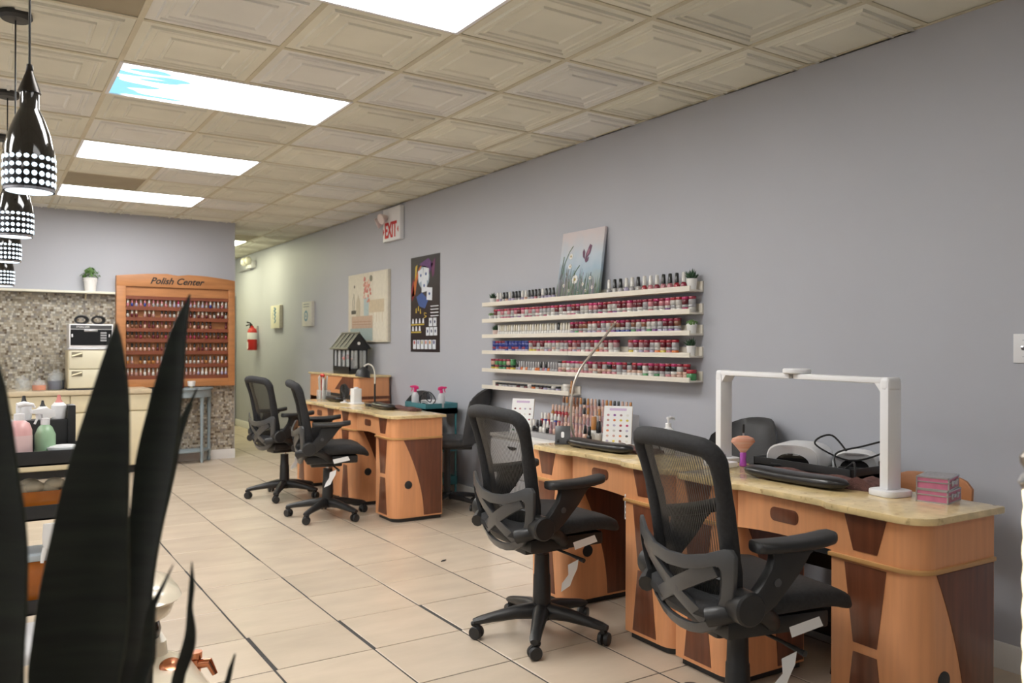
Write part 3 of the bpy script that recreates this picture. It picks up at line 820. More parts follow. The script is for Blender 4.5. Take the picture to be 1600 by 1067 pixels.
# two small canvases towards the hallway
t = wallthing('small_sign', 'small white wood sign with a blue round emblem and printed words', 'wall sign', 9.76, 1.535, 10.11, 1.84, .04, flat('sign white', (.62, .61, .54)))
shape(t, 'emblem', disc(.42, .58, .20, 1.15, 18), flat('sea blue', (.13, .25, .34))); shape(t, 'emblem_ring', disc(.42, .58, .12, 1.15, 14), flat('sign white', (.6, .6, .5)), .0018); shape(t, 'emblem_hub', disc(.42, .58, .06, 1.15, 10), flat('sea blue', (.1, .2, .3)), .0022)
for v in (.10, .20): stroke(t, 'lettering', [(.15, v), (.75, v)], .006, flat('grey ink', (.25, .27, .27)))
t = wallthing('small_sign', 'small cream wood sign beside the fire extinguisher with blue script', 'wall sign', 11.02, 1.53, 11.42, 1.845, .05, flat('sign cream', (.66, .63, .50)))
stroke(t, 'lettering', spline([(.40, .10), (.60, .16), (.38, .24), (.62, .32), (.40, .40), (.60, .48), (.42, .58), (.58, .66), (.45, .76)], 4), .012, flat('sea blue', (.13, .25, .34)))
stroke(t, 'lettering', [(.25, .3), (.25, .6)], .006, flat('grey ink', (.25, .27, .27)))

# exit sign with lamp heads
t = thing('exit_sign', 'white EXIT sign with red letters and twin emergency lamps under the ceiling', 'exit sign', (WX, 7.21, 2.335))
MB().box(-.05, 0, 0, -.001, .40, .33).build('housing', M_WHITE, t, .008)
me = text_mesh('exit_letters', 'EXIT', .17, .002, M_SIGNR, bold=.004)
o = link('lettering', me, t, (-.052, .21, .10)); o.rotation_euler = (radians(90), 0, radians(-90)); o.scale = (.80, 1.25, 1)
for y, s_ in ((.045, 1), (.375, -1)):
    MB().prism([(y - .012 * s_, .07), (y + .012 * s_, .10), (y - .012 * s_, .13)], -.053, -.049, 'x').build('chevron', M_SIGNR, t)
M_LAMPH = mat('lamp head', (.72, .62, .60), .4)
for (y, z, dx, dy) in ((.44, .22, -.10, .06), (.30, .245, -.13, -.02)):
    h = MB().lathe([(.0, 0), (.022, .0), (.045, .05), (.055, .075), (.052, .080), (0, .078)], 16)
    d = Vector((dx, dy, -.05)).normalized(); q = Vector((0, 0, 1)).rotation_difference(d).to_matrix().to_4x4()
    h.xf(Matrix.Translation((-.05, y - (.06 if y > .4 else 0), z)) @ q); h.build('lamp_head', M_LAMPH, t)

# emergency light far down the hall
t = thing('emergency_light', 'round twin emergency light high on the hallway wall', 'emergency light', (WX, 12.35, 2.50))
MB().box(-.07, -.02, -.04, -.001, .30, .06).build('housing', M_WHITE, t, .01)
for y in (.02, .24): MB().ball((-.11, y, .06), .065, 14, 8, (.8, 1, 1)).build('lamp_head', mat('lamp lens', (.85, .83, .70), .2), t)
MB().tube([(-.03, .16, -.045), (-.03, .85, -.045)], .012, 8).build('conduit', M_SILV, t)

# fire extinguisher
t = thing('fire_extinguisher', 'red fire extinguisher hung on the hallway wall', 'fire extinguisher', (WX - .085, 12.22, 1.22))
MB().lathe([(0, 0), (.065, 0), (.070, .015), (.070, .27), (.055, .315), (.025, .335), (.022, .36), (0, .36)], 20).build('cylinder', M_RED, t)
MB().lathe([(.0705, .16), (.0708, .161), (.0708, .258), (.0705, .26)], 20, cap=False).build('label_band', M_PAPER, t)
MB().box(-.074, -.03, .02, -.066, .01, .12).build('tag_card', M_PAPER, t)
m = MB().tube([(0, 0, .36), (-.03, 0, .40), (-.08, 0, .415)], .010, 8); m.tube([(0, 0, .375), (-.05, .0, .375), (-.09, 0, .36)], .008, 8); m.build('handle', M_INK, t)
MB().tube(spline([(0, 0, .37), (.0, .05, .385), (-.01, .088, .33), (-.01, .085, .20)]), .009, 8).build('hose', M_INK, t)
MB().box(.06, -.03, .10, .084, .03, .36).build('bracket', M_SILV, t)

# light switch
t = thing('light_switch', 'white wall switch plate at the right picture edge', 'light switch', (WX, 1.545, 1.232))
MB().box(-.006, 0, 0, -.0003, .075, .115).build('plate', M_WHITE, t, .002)
MB().add([(-.006, .032, .05), (-.006, .043, .05), (-.006, .043, .066), (-.006, .032, .066), (-.017, .033, .062), (-.017, .042, .062), (-.015, .042, .068), (-.015, .033, .068)], [(0,1,5,4),(1,2,6,5),(2,3,7,6),(3,0,4,7),(4,5,6,7)]).build('toggle', M_SILV, t)
for z in (.025, .09): MB().lathe([(.003, -.0075), (.003, -.005)], 8, (0, .0375, z), ax='x').build('screw', M_SILV, t)

# ---- picture ledges with polish
ROWS = [(1.605, 1.636), (1.477, 1.507), (1.356, 1.384), (1.230, 1.258), (1.089, 1.117), (.956, .985)]
LX = 3.335
ords = ['top', 'second', 'third', 'fourth', 'fifth', 'lowest short']
def ledge(y0, y1, zb, zt, label):
    t = thing('picture_ledge', label, 'shelf', (LX, y0, zb), 0, 'white picture ledges')
    L_ = y1 - y0
    MB().box(0, 0, 0, WX - LX - .001, L_, .011).build('shelf_board', M_LEDGE, t, .001)
    MB().box(0, 0, .011, .011, L_, zt - zb).build('front_lip', M_LEDGE, t, .001)
    MB().box(WX - LX - .013, 0, .011, WX - LX - .001, L_, .062).build('back_rail', M_LEDGE, t, .001)
for r, (zb, zt) in enumerate(ROWS):
    if r < 5:
        ledge(3.284, 4.4165, zb, zt, f'{ords[r]} white wall ledge of polish, the half nearer the camera')
        ledge(4.4175, 5.55, zb, zt, f'{ords[r]} white wall ledge of polish, the half further from the camera')
    else: ledge(4.41, 5.55, zb, zt, 'lowest short white wall ledge, below the five long ones')
PC = {'red': (.36, .02, .035), 'crimson': (.27, .02, .05), 'pink': (.52, .20, .23), 'hot pink': (.45, .03, .13), 'rose': (.48, .27, .24), 'mauve': (.34, .20, .22), 'nude': (.58, .38, .30), 'white': (.72, .70, .66), 'cream': (.66, .61, .50), 'clear': (.50, .48, .45),
      'blue': (.02, .04, .25), 'black': (.015, .015, .016), 'silver': (.36, .35, .36), 'yellow': (.62, .48, .06), 'green': (.06, .25, .09), 'purple': (.20, .06, .25), 'orange': (.65, .17, .04), 'brown': (.20, .08, .04), 'lilac': (.40, .36, .50), 'burgundy': (.12, .012, .02), 'amber': (.42, .18, .05)}
def pm(c): return mat('lacquer ' + c, PC[c], .22, coat=.3)
BM = {}
def bottle_mesh(col, cap, s=1.0):
    k = ('b', col, cap, s)
    if k not in BM:
        m = MB(); m.lathe([(.010*s, 0), (.0125*s, .002*s), (.0125*s, .024*s), (.0085*s, .031*s), (.006*s, .033*s)], 8)
        m.mat(1).lathe([(.0092*s, .033*s), (.0092*s, .036*s), (.0072*s, .069*s), (.0055*s, .071*s)], 8)
        BM[k] = m.mesh('nail_polish_bottle', [pm(col), pm(cap)], ang=50)
    return BM[k]
def jar_mesh(col, lid, s=1.0):
    k = ('j', col, lid, s)
    if k not in BM:
        m = MB(); m.lathe([(.017*s, 0), (.0195*s, .003*s), (.0195*s, .024*s), (.017*s, .027*s)], 10)
        m.mat(1).lathe([(.0195*s, .027*s), (.020*s, .028*s), (.020*s, .039*s), (.0185*s, .041*s)], 10)
        BM[k] = m.mesh('dip_powder_jar', [pm(col), pm(lid)], ang=50)
    return BM[k]
SEQ = {}      # row phrase -> [(sort key, object, first words)]
def seq(phrase, key, o, first): SEQ.setdefault(phrase, []).append((key, o, first)); return o
def put_bottle(x, y, z, col, cap, where, grp, s=1.0):
    o = link('nail_polish_bottle', bottle_mesh(col, cap, s), None, (x, y, z), (0, 0, random.uniform(0, 6)))
    tag(o, f'{cap}-capped nail polish bottle {where}', 'nail polish', grp)
    return o if grp.startswith('loose') else seq(where, y, o, f'{cap}-capped polish bottle')
def put_jar(x, y, z, col, lid, where, grp, s=1.0):
    o = link('dip_powder_jar', jar_mesh(col, lid, s), None, (x, y, z), (0, 0, random.uniform(0, 6)))
    tag(o, f'small jar with {lid} lid {where}', 'jar', grp)
    return o if grp.startswith('single') else seq(where, y, o, f'{lid}-lidded jar')
xr = 3.392
def frange(a, b, st):
    n = int(abs(b - a) / st) + 1
    return [a + (b - a) * k / max(1, n - 1) for k in range(n)]
# row 1
z = ROWS[0][0] + .011
for y in frange(5.40, 4.66, .0435): put_bottle(xr, y, z, rc(['nude', 'silver', 'pink', 'lilac', 'clear']), rc(['black', 'black', 'white']), 'on the top ledge, beyond the butterfly picture', 'polish beyond the butterfly picture', 1.3)
for k, y in enumerate(frange(4.05, 3.385, .0520)): put_bottle(xr, y, z, (['silver', 'clear', 'silver', 'lilac', 'silver', 'clear', 'red', 'pink'] + ['crimson', 'pink', 'pink', 'red'] * 4)[k], rc(['black', 'black', 'white']), 'on the top ledge, before the butterfly picture', 'polish before the butterfly picture', 1.5)
# jar rows: two high
def jar_run(r, ys, low, lowlid, up, uplid, skip=()):
    z = ROWS[r][0] + .011
    for k, y in enumerate(ys):
        if k in skip: continue
        y += random.uniform(-.002, .002); s = 1.12
        put_jar(xr, y, z, rc(low), rc(lowlid), f'in the lower layer, {ords[r]} ledge', f'jars in the lower layer, {ords[r]} ledge', s)
        put_jar(xr + random.uniform(-.003, .003), y, z + .041 * s + .0002, rc(up), rc(uplid), f'in the upper layer, {ords[r]} ledge', f'jars in the upper layer, {ords[r]} ledge', s)
ru = ['red', 'crimson', 'hot pink', 'crimson']
jar_run(1, frange(5.42, 3.32, .0475), ['pink', 'clear', 'white', 'purple', 'hot pink', 'silver'], ['silver', 'white', 'clear'], ['burgundy', 'clear', 'silver', 'pink'], ru)
z = ROWS[2][0] + .011
for k, y in enumerate(frange(5.38, 4.47, .0305)): put_bottle(xr, y, z, 'white', 'black' if k == 25 else 'cream' if k % 3 else 'white', 'in the third ledge bottle row', 'pale polish on the third ledge', 1.25)
jar_run(2, frange(4.43, 3.43, .0475), ['lilac', 'blue', 'pink', 'green', 'purple', 'silver'], ['clear', 'silver'], ['burgundy', 'clear', 'silver', 'brown'], ru)
jar_run(3, frange(5.44, 4.98, .046), ['blue', 'lilac'], ['blue', 'crimson'], ['blue'], ['blue', 'blue', 'crimson'])
jar_run(3, frange(4.93, 3.45, .0475), ['pink', 'red', 'nude', 'orange', 'white', 'pink', 'yellow', 'lilac'], ['silver', 'nude', 'clear'], ['burgundy', 'clear', 'mauve', 'silver'], ['red', 'crimson', 'crimson', 'hot pink'], (21, 22))
jar_run(4, frange(5.46, 5.18, .0475), ['green', 'orange', 'yellow'], ['black', 'black', 'crimson'], ['green', 'nude'], ['black', 'crimson', 'green'])
z = ROWS[4][0] + .011
for y in frange(5.12, 4.62, .0310): put_bottle(xr, y, z, rc(['silver', 'white', 'orange', 'pink', 'lilac']), rc(['silver', 'silver', 'white', 'black']), 'in the fifth ledge bottle row', 'silvery polish on the fifth ledge', 1.12)
jar_run(4, frange(4.57, 3.36, .0475), ['white', 'pink', 'nude', 'clear', 'pink', 'green', 'brown'], ['white', 'silver', 'nude'], ['burgundy', 'clear', 'silver', 'black'], ['crimson', 'hot pink', 'hot pink', 'black', 'red'])
put_jar(3.385, 3.315, z, 'green', 'red', 'large and green, near end of the fifth ledge', 'single green jar', 1.5)
# row 6
z = ROWS[5][0] + .011
for k, y in enumerate(frange(5.40, 4.60, .048)): put_jar(xr, y, z, rc(['silver', 'clear', 'burgundy', 'orange' if 8 < k < 12 else 'lilac']), 'white' if k in (9, 15) else 'black', 'on the lowest short ledge', 'jars on the lowest short ledge', 1.05)
put_jar(xr, 4.50, z, 'white', 'white', 'wide and squat, near end of the short ledge', 'single cream jar', 1.55)
put_bottle(xr, 4.445, z, 'amber', 'amber', 'beside the squat jar on the short ledge', 'loose amber bottle', 1.25)
# ledge plants
def ledge_plant(r, y, label, kind, s=1.0, potm=M_POT):
    t = thing('potted_succulent', label, 'plant', (xr, y, ROWS[r][0] + .011))
    MB().lathe([(0, 0), (.021*s, 0), (.027*s, .050*s), (.027*s, .056*s), (.024*s, .056*s), (.022*s, .050*s), (0, .050*s)], 18).build('pot', potm, t)
    n = 22 if kind == 'agave' else 34
    m = MB()
    for k in range(n):
        a = k * 2.399; e = (k / n)
        if kind == 'agave':
            l = (.035 + .02 * random.random()) * s; el = radians(25 + 60 * e)
            d = Vector((cos(a) * cos(el), sin(a) * cos(el), sin(el))); p0 = Vector((0, 0, .050 * s)); p2 = p0 + d * l + Vector((0, 0, .006))
            m.tube([p0, p0 + d * l * .5, p2], [.005*s, .0055*s, .0005], 5)
        else:
            r_ = .024 * s * math.sqrt(e); m.ball((r_ * cos(a), r_ * sin(a), .060*s - r_ * .4 + random.uniform(0, .008)), .009*s, 6, 4)
    m.build('leaves', M_SUCC if kind == 'agave' else M_HERB, t)
ledge_plant(0, 3.322, 'spiky agave in a white pot at the near end of the top ledge', 'agave', 1.15)
ledge_plant(2, 3.322, 'mossy green succulent in a white pot, near end of third ledge', 'moss', 1.1)
ledge_plant(3, 3.325, 'dark rosette succulent in a white pot, near end of fourth ledge', 'agave', 1.0)
ledge_plant(0, 5.475, 'spiky agave at the far end of the top ledge', 'agave', .95)
ledge_plant(1, 5.49, 'mossy green plant in a cream pot, far end of second ledge', 'moss', .95)
ledge_plant(2, 5.43, 'dark succulent in a pale pink pot, far end of third ledge', 'agave', .9, mat('pale pink pot', (.68, .52, .48), .5))

# butterfly canvas leaning on the top ledge
t = thing('canvas_picture', 'canvas of a butterfly over white daisies leaning on the top ledge', 'picture', (3.362, 4.13, ROWS[0][0] + .0115))
cw_, chh, lean = .46, .47, math.atan2(.062, .47)
def skycanvas():
    m = bpy.data.materials.new('meadow painting'); m.use_nodes = True
    N, L = m.node_tree.nodes, m.node_tree.links; b = N['Principled BSDF']
    tc = N.new('ShaderNodeTexCoord'); sx = N.new('ShaderNodeSeparateXYZ'); L.new(tc.outputs['Object'], sx.inputs[0])
    nz = N.new('ShaderNodeTexNoise'); nz.inputs['Scale'].default_value = 9; L.new(tc.outputs['Object'], nz.inputs['Vector'])
    a = N.new('ShaderNodeMath'); a.operation = 'MULTIPLY_ADD'; a.inputs[1].default_value = .16; L.new(nz.outputs[0], a.inputs[0]); L.new(sx.outputs[2], a.inputs[2])
    cr = N.new('ShaderNodeValToRGB'); e = cr.color_ramp.elements
    e[0].position = .10; e[0].color = (.26, .32, .24, 1); e[1].position = .52; e[1].color = (.64, .58, .59, 1)
    for p, c in ((.18, (.34, .40, .40, 1)), (.26, (.36, .48, .58, 1)), (.36, (.50, .58, .66, 1))): q = e.new(p); q.color = c
    L.new(a.outputs[0], cr.inputs[0]); L.new(cr.outputs[0], b.inputs['Base Color']); b.inputs['Roughness'].default_value = .6
    return m
body = MB().box(0, 0, 0, .02, cw_, chh).build('canvas', skycanvas(), t, .002); body.rotation_euler = (0, lean, 0)
def patch(nm, pts, m, d): MB().prism([((1 - u) * cw_, (1 - v) * chh) for u, v in pts], -d, .001, 'x').build(nm, m, body)
for k in range(150):
    u = random.random(); v = 1 - random.random() ** 1.5 * .05; hgt = random.uniform(.10, .50) * (1.15 - .6 * u); dx = random.uniform(-.06, .06)
    MB().tube([(-.001, (1 - u) * cw_, (1 - v) * chh), (-.0012, (1 - u - dx * .4) * cw_, (1 - v + hgt * .6) * chh), (-.001, min(cw_, max(0, (1 - u - dx) * cw_)), (1 - v + hgt) * chh)], [.0022, .0018, .0006], 4).build('grass_blade', flat(*rc([('moss', (.10, .17, .07)), ('sage', (.24, .30, .20)), ('mauve', (.30, .22, .30)), ('teal', (.14, .24, .24))])), body)
for (u, v, r) in ((.27, .37, .05), (.27, .52, .045), (.42, .72, .075), (.62, .80, .03), (.16, .80, .03), (.78, .72, .03), (.70, .90, .03), (.30, .88, .03), (.52, .92, .025), (.85, .86, .03)):
    for k in range(8):
        a = 2 * pi * k / 8; patch('petal', disc(u + r * .6 * cos(a), v + r * .6 * sin(a), r * .34, 1, 6), flat('petal white', (.78, .78, .76)), .0022)
    patch('flower_eye', disc(u, v, r * .3, 1, 8), flat('eye', (.40, .30, .08)), .0030)
for pts in ([(.605, .44), (.560, .40), (.545, .33), (.565, .285), (.600, .33)], [(.615, .45), (.625, .36), (.70, .225), (.75, .25), (.72, .36), (.66, .42)], [(.61, .45), (.70, .41), (.685, .47), (.64, .49)]): patch('butterfly_wing', pts, flat('wing plum', (.14, .06, .11)), .0022)
patch('butterfly_wing', [(.64, .40), (.66, .32), (.70, .28), (.705, .35)], flat('wing pink', (.34, .16, .22)), .0028)
for pts in ([(.10, .62), (.14, .45), (.22, .30), (.30, .22)], [(.36, .68), (.44, .58), (.50, .52)], [(.05, .7), (.08, .5), (.10, .36)]):
    MB().tube([(-.0015, (1 - u) * cw_, (1 - v) * chh) for u, v in pts], .0022, 5).build('stalk', flat('moss', (.10, .17, .07)), body)

# ================================================================== ON AND AROUND THE NEAR DESKS
def cushion(label, loc, rz, L_=.47, W_=.105):
    t = thing('hand_rest', label, 'cushion', loc, rz, 'black hand rests')
    rings = []
    for k in range(17):
        f = -1 + 2 * k / 16; e = max(.02, (1 - abs(f) ** 5)) ** .5; y = f * L_ / 2
        h = .054 * (.82 + .18 * f * f)
        rings.append([(W_ / 2 * e * cos(2*pi*q/16), y, h / 2 + h / 2 * e * math.copysign(abs(sin(2*pi*q/16)) ** .75, sin(2*pi*q/16))) for q in range(16)])
    c = MB().loft(rings).build('cushion', M_LEATH, t, ang=70)
    MB().tube([(W_/2 * .99 * (1 - abs(-1 + 2*k/12) ** 5) ** .5, (-1 + 2*k/12) * L_/2 * .985, .027) for k in range(13)], .0012, 6).build('piping', M_LEATH, t)
cushion('long black hand rest beside the white arch lamp', (2.565, 1.985, DZ), radians(-1))
cushion('long black hand rest between phone stand and nearest chair', (2.560, 3.13, DZ), radians(2))
cushion('black hand rest in front of the black gooseneck lamp', (2.735, 6.11, DZ), radians(-3), .40)
cushion('black hand rest beside the fan on the furthest desk', (2.74, 7.20, DZ), radians(-2), .38)
def towel(label, x0, y0, x1, y1, seed, z=DZ):
    random.seed(seed); nx, ny = 10, 26; vs = []; fs = []
    def hgt(i, j): return .012 + .010 * max(0, sin(i * .8 + seed)) +   .006 * max(0, sin(j * .55 + i * .3)) + (.022 * math.exp(-((j - 3) / 1.6) ** 2) if seed == 2 else 0)
    for lay in (0, 1):
        for j in range(ny + 1):
            for i in range(nx + 1):
                x = x0 + (x1 - x0) * i / nx + .008 * sin(j * .5 + seed); y = y0 + (y1 - y0) * j / ny + .008 * sin(i * .9)
                vs.append((x, y, z + .0005 + (hgt(i, j) if lay else 0)))
    W_ = nx + 1; o_ = W_ * (ny + 1)
    for j in range(ny):
        for i in range(nx): a = j * W_ + i; fs += [(o_+a, o_+a+1, o_+a+W_+1, o_+a+W_), (a, a+W_, a+W_+1, a+1)]
    for j in range(ny):
        a = j * W_; fs.append((a, o_+a, o_+a+W_, a+W_)); a += nx; fs.append((a, a+W_, o_+a+W_, o_+a))
    for i in range(nx): fs.append((i, i+1, o_+i+1, o_+i)); a = ny * W_ + i; fs.append((a, o_+a, o_+a+1, a+1))
    tag(MB().add(vs, fs).build('towel', M_TOWEL, ang=80), label, 'towel', 'brown towels')
towel('folded dark brown towel under the white arch lamp', 2.625, 1.70, 2.755, 2.20, 2)
towel('dark brown towel behind the hand rest near the phone stand', 2.62, 2.86, 2.74, 3.17, 3)
towel('dark brown towel on the far desk beside the teal cart', 2.795, 5.72, 2.90, 6.28, 5)
random.seed(21)

# white arch lamp
t = thing('arch_lamp', 'white arch-shaped LED desk lamp spanning the near desk', 'lamp', (0, 0, 0))
A, B = Vector((2.637, 1.640, 0)), Vector((2.775, 2.520, 0)); dirn = (B - A).normalized(); yaw_ = math.atan2(dirn.y, dirn.x); LEN = (B - A).length
t.location = (A.x, A.y, DZ); t.rotation_euler = (0, 0, yaw_)
ZT = 1.185 - DZ
for x in (0, LEN):
    MB().prism(rrect(x - .055, -.06, x + .055, .06, .03, 6), 0, .022).build('base', M_WHITE, t, .006)
    MB().box(x - .018, -.032, .0215, x + .018, .032, ZT - .012).build('post', M_WHITE, t, .005)
    s_ = 1 if x == 0 else -1
    MB().box(x - .02, -.033, ZT - .045, x + .02, .033, ZT + .004).build('corner_joint', M_WHITE, t, .014, 3)
    MB().prism([(x + s_ * .018, ZT - .012), (x + s_ * .05, ZT - .012), (x + s_ * .018, ZT - .05)], -.028, .028, 'y').build('joint_gusset', M_WHITE, t, .003)
for x0, x1 in ((.015, LEN / 2 - .012), (LEN / 2 + .012, LEN - .015)):
    arm = MB().box(x0, -.03, ZT - .018, x1, .03, ZT + .002).build('light_bar', M_WHITE, t, .004)
    MB().box(x0 + .05, -.022, ZT - .0195, x1 - .05, .022, ZT - .0178).build('diffuser', mat('lamp diffuser off', (.82, .82, .80), .3), arm)
MB().lathe([(0, ZT + .002), (.050, ZT + .002), (.054, ZT + .006), (.054, ZT + .018), (.050, ZT + .022), (0, ZT + .022)], 28, (LEN / 2, 0, 0)).build('hub_disc', M_WHITE, t)
MB().box(LEN / 2 - .02, -.012, ZT - .018, LEN / 2 + .02, .012, ZT + .0021).build('hinge', M_SILV, t, .002)

# pink cosmetic cases, stacked
def case(label, loc, rz):
    t = thing('cosmetic_case', label, 'case', loc, rz, 'stacked pink cosmetic cases')
    w, d, h = .135, .10, .042
    MB().box(-w/2 + .002, -d/2 + .002, .002, w/2 - .002, d/2 - .002, h - .001).build('shell', mat('case pink', (.55, .17, .28), .4, var=.15, scale=30), t)
    e = MB(); r = .004
    for x in (-w/2, w/2 - r):
        for y in (-d/2, d/2 - r): e.box(x, y, 0, x + r, y + r, h)
    for z in (0, h - r, h * .55):
        for x in (-w/2, w/2 - r): e.box(x, -d/2, z, x + r, d/2, z + r)
        for y in (-d/2, d/2 - r): e.box(-w/2, y, z, w/2, y + r, z + r)
    e.build('edge_trim', M_SILV, t)
    MB().box(-w/2 + .003, -d/2 + .003, h - .0012, w/2 - .003, d/2 - .003, h + .0004).build('lid', mat('case glitter', (.38, .36, .38), .3, .3, var=.25, scale=120), t)
    for x in (-.028, .028): MB().box(x - .008, -d/2 - .003, h * .3, x + .008, -d/2 + .002, h * .75).build('latch', M_SILV, t, .001)
    MB().box(-.012, -d/2 - .002, h * .40, .012, -d/2 + .002, h * .56).build('clasp', M_CHROME, t)
case('pink metal-trimmed cosmetic case at the bottom of the stack', (2.690, 1.500, DZ), radians(12))
case('pink metal-trimmed cosmetic case on top of the other one', (2.690, 1.503, DZ + .0425), radians(16))

# fan brush and small tray
t = thing('fan_brush', 'purple-handled dusting brush standing with its orange fan upwards', 'brush', (2.735, 2.375, DZ), radians(-123))
MB().lathe([(0, 0), (.012, 0), (.016, .004), (.012, .03), (.014, .055), (.011, .06), (0, .06)], 14).build('handle', mat('purple plastic', (.36, .07, .38), .2), t)
m = MB(); rings = []
for k, (w, z) in enumerate(((.010, .058), (.030, .082), (.052, .106), (.046, .121), (.020, .131))): rings.append([(w * .35 * cos(2*pi*q/16), w * sin(2*pi*q/16), z) for q in range(16)])
m.loft(rings).build('bristles', mat('brush bristles', (.68, .22, .12), .9, col2=(.75, .52, .42), scale=4, stretch=(1, 1, 12)), t)
t = thing('spike_tool', 'slim black-tipped tool standing behind the dusting brush', 'tool', (2.760, 2.395, DZ))
MB().cyl((0, 0, 0), .004, .14, 8).build('shaft', M_SILV, t); MB().lathe([(.004, .14), (.006, .15), (.005, .178), (0, .18)], 8).build('tip', M_BLK, t)
t = thing('white_tray', 'small white device with a silver dial beside the fan brush', 'device', (2.655, 2.43, DZ))
MB().prism(rrect(-.05, -.06, .05, .06, .015), 0, .022).build('body', M_WHITE, t, .004); MB().cyl((.01, .0, .022), .018, .03, 16).build('dial', M_SILV, t)

# phone stand with gooseneck
t = thing('phone_stand', 'dark grey folding phone stand on the second desk', 'phone stand', (2.555, 3.425, DZ), radians(52))
MB().box(-.035, -.04, 0, .045, .04, .006).build('base', M_GUN, t, .002)
p = MB().box(-.004, -.04, 0, .002, .04, .095).build('plate', M_GUN, t, .001, loc=(-.028, 0, .005), rot=(0, radians(22), 0))
MB().prism(rrect(-.008, .03, .008, .062, .007), -.0055, .0035, 'x').build('slot', M_PAPER, p)
for y in (-.025, .025): MB().box(-.02, y - .006, .006, -.004, y + .006, .02).build('lip', M_BLK, p, .002)
MB().tube([(.035, 0, .004), (.008, 0, .075)], .008, 8).build('strut', M_BLK, t)
t = thing('gooseneck_arm', 'long bent silver gooseneck arm rising from the phone stand to the ledges', 'gooseneck', (2.62, 3.40, DZ))
MB().lathe([(0, 0), (.028, 0), (.028, .008), (.010, .014), (0, .014)], 18).build('foot', M_BLK, t)
MB().tube(spline([(0, 0, .012), (-.020, .01, .10), (-.018, .015, .20), (.0, .02, .30), (.035, .02, .375), (.07, .02, .42), (.14, .02, .49), (.285, .02, .64)], 6), .0065, 10).build('arm', mat('champagne metal', (.52, .46, .40), .35, .8), t)
MB().ball((.287, .02, .642), .009, 10, 6).build('tip', mat('rose tip', (.6, .35, .28), .4), t)

# leaning colour charts
def chart(label, loc, rz, w, h, rows, cols, top=.20):
    t = thing('colour_chart', label, 'colour chart', loc, rz, 'nail colour charts')
    b = MB().box(0, -w/2, 0, .010, w/2, h).build('board', mat('chart side', (.50, .34, .20), .5), t, rot=(0, radians(14), 0))
    MB().box(-.0012, -w/2, .001, .0, w/2, h).build('sheet', M_PAPER, b)
    ks = list(PC)
    for r in range(rows):
        for c in range(cols):
            y = -w/2 + w * (c + .7) / (cols + .4); z = h * (1 - top) * (1 - (r + .5) / rows) + .006
            MB().prism(disc(y, z, .0075, .8, 8), -.0024, -.001, 'x').build('swatch', pm(rc(ks)), b)
    MB().prism(rrect(-w*.3, h*.88, w*.3, h*.94, .003), -.002, -.001, 'x').build('heading', mat('heading tint', (.55, .42, .60), .5), b)
chart('white nail colour chart leaning on the second desk behind the hand rest', (2.765, 3.24, DZ), radians(38), .150, .205, 6, 4)
# white drawer unit and tiered rack
t = thing('drawer_cabinet', 'white drawer cabinet against the wall, behind the mesh chair', 'cabinet', (2.93, 3.62, 0))
DW, DLn, DH = .50, 1.12, .70
MB().box(0, 0, 0, DW, DLn, DH - .02).build('body', M_TRIM, t, .003); MB().box(-.01, -.01, DH - .02, DW, DLn + .01, DH).build('top', M_TRIM, t, .003)
for z0, z1 in ((.03, .22), (.23, .42), (.43, .66)):
    for y0, y1 in ((.01, DLn / 2 - .005), (DLn / 2 + .005, DLn - .01)):
        dr = MB().box(-.016, y0, z0, 0, y1, z1).build('drawer', M_WHITE, t, .003); yc = (y0 + y1) / 2
        MB().prism([(yc + .05 * cos(radians(a)), z1 - .03 - .02 * sin(radians(a))) for a in range(0, 181, 20)], -.022, -.015, 'x').build('handle', M_BLK, dr)
chart('white nail colour chart standing at the far end of the polish rack', (3.06, 4.58, DH), radians(35), .16, .24, 5, 4, .24)
t = thing('polish_rack', 'white stepped display rack of polish below the short ledge', 'rack', (3.00, 3.72, DH))
RL = .74
steps = [(0, .0, .035), (.09, .0, .075), (.18, .0, .125), (.27, .0, .175)]
for k, (x, _, h) in enumerate(steps): MB().box(x, 0, 0, x + .085, RL, h).build('step', mat('acrylic white', (.55, .54, .55), .15, alpha=.55), t, .002)
for k, (x, _, h) in enumerate(steps):
    for i, y in enumerate(frange(.03, RL - .03, .036)):
        near = y < .50
        if near: col, cap = rc(['rose', 'nude', 'mauve']), (rc(['rose', 'nude', 'mauve']) if k < 2 else rc(['nude', 'rose', 'black', 'amber']))
        else: col, cap = ((['black', 'white'], ['black', 'white']), (['red', 'blue', 'white', 'red'], ['white', 'white', 'nude']), (['amber', 'brown', 'red'], ['white', 'nude']), (['brown', 'amber', 'silver'], ['brown', 'amber', 'nude']))[k]; col, cap = rc(col), rc(cap)
        put_bottle(3.00 + x + .043, 3.72 + y, DH + h + .0005, col, cap, f'on the {("lowest", "second", "third", "highest")[k]} step of the display rack', f'polish on the {("lowest", "second", "third", "highest")[k]} rack step', 1.08)
# loose bottles on the second desk
for k, (x, y, col, cap, s_) in enumerate(((2.74, 3.47, 'nude', 'black', 1.2), (2.77, 3.43, 'white', 'amber', 1.9), (2.76, 3.38, 'clear', 'black', 1.6), (2.80, 3.45, 'clear', 'white', 1.9), (2.72, 3.41, 'black', 'black', 1.2))):
    put_bottle(x, y, DZ, col, cap, 'on the second desk, ' + ('just behind the phone stand', 'tall white one', 'beside the colour chart', 'at the back edge', 'closest to the hand rest')[k], f'loose {k}', s_)
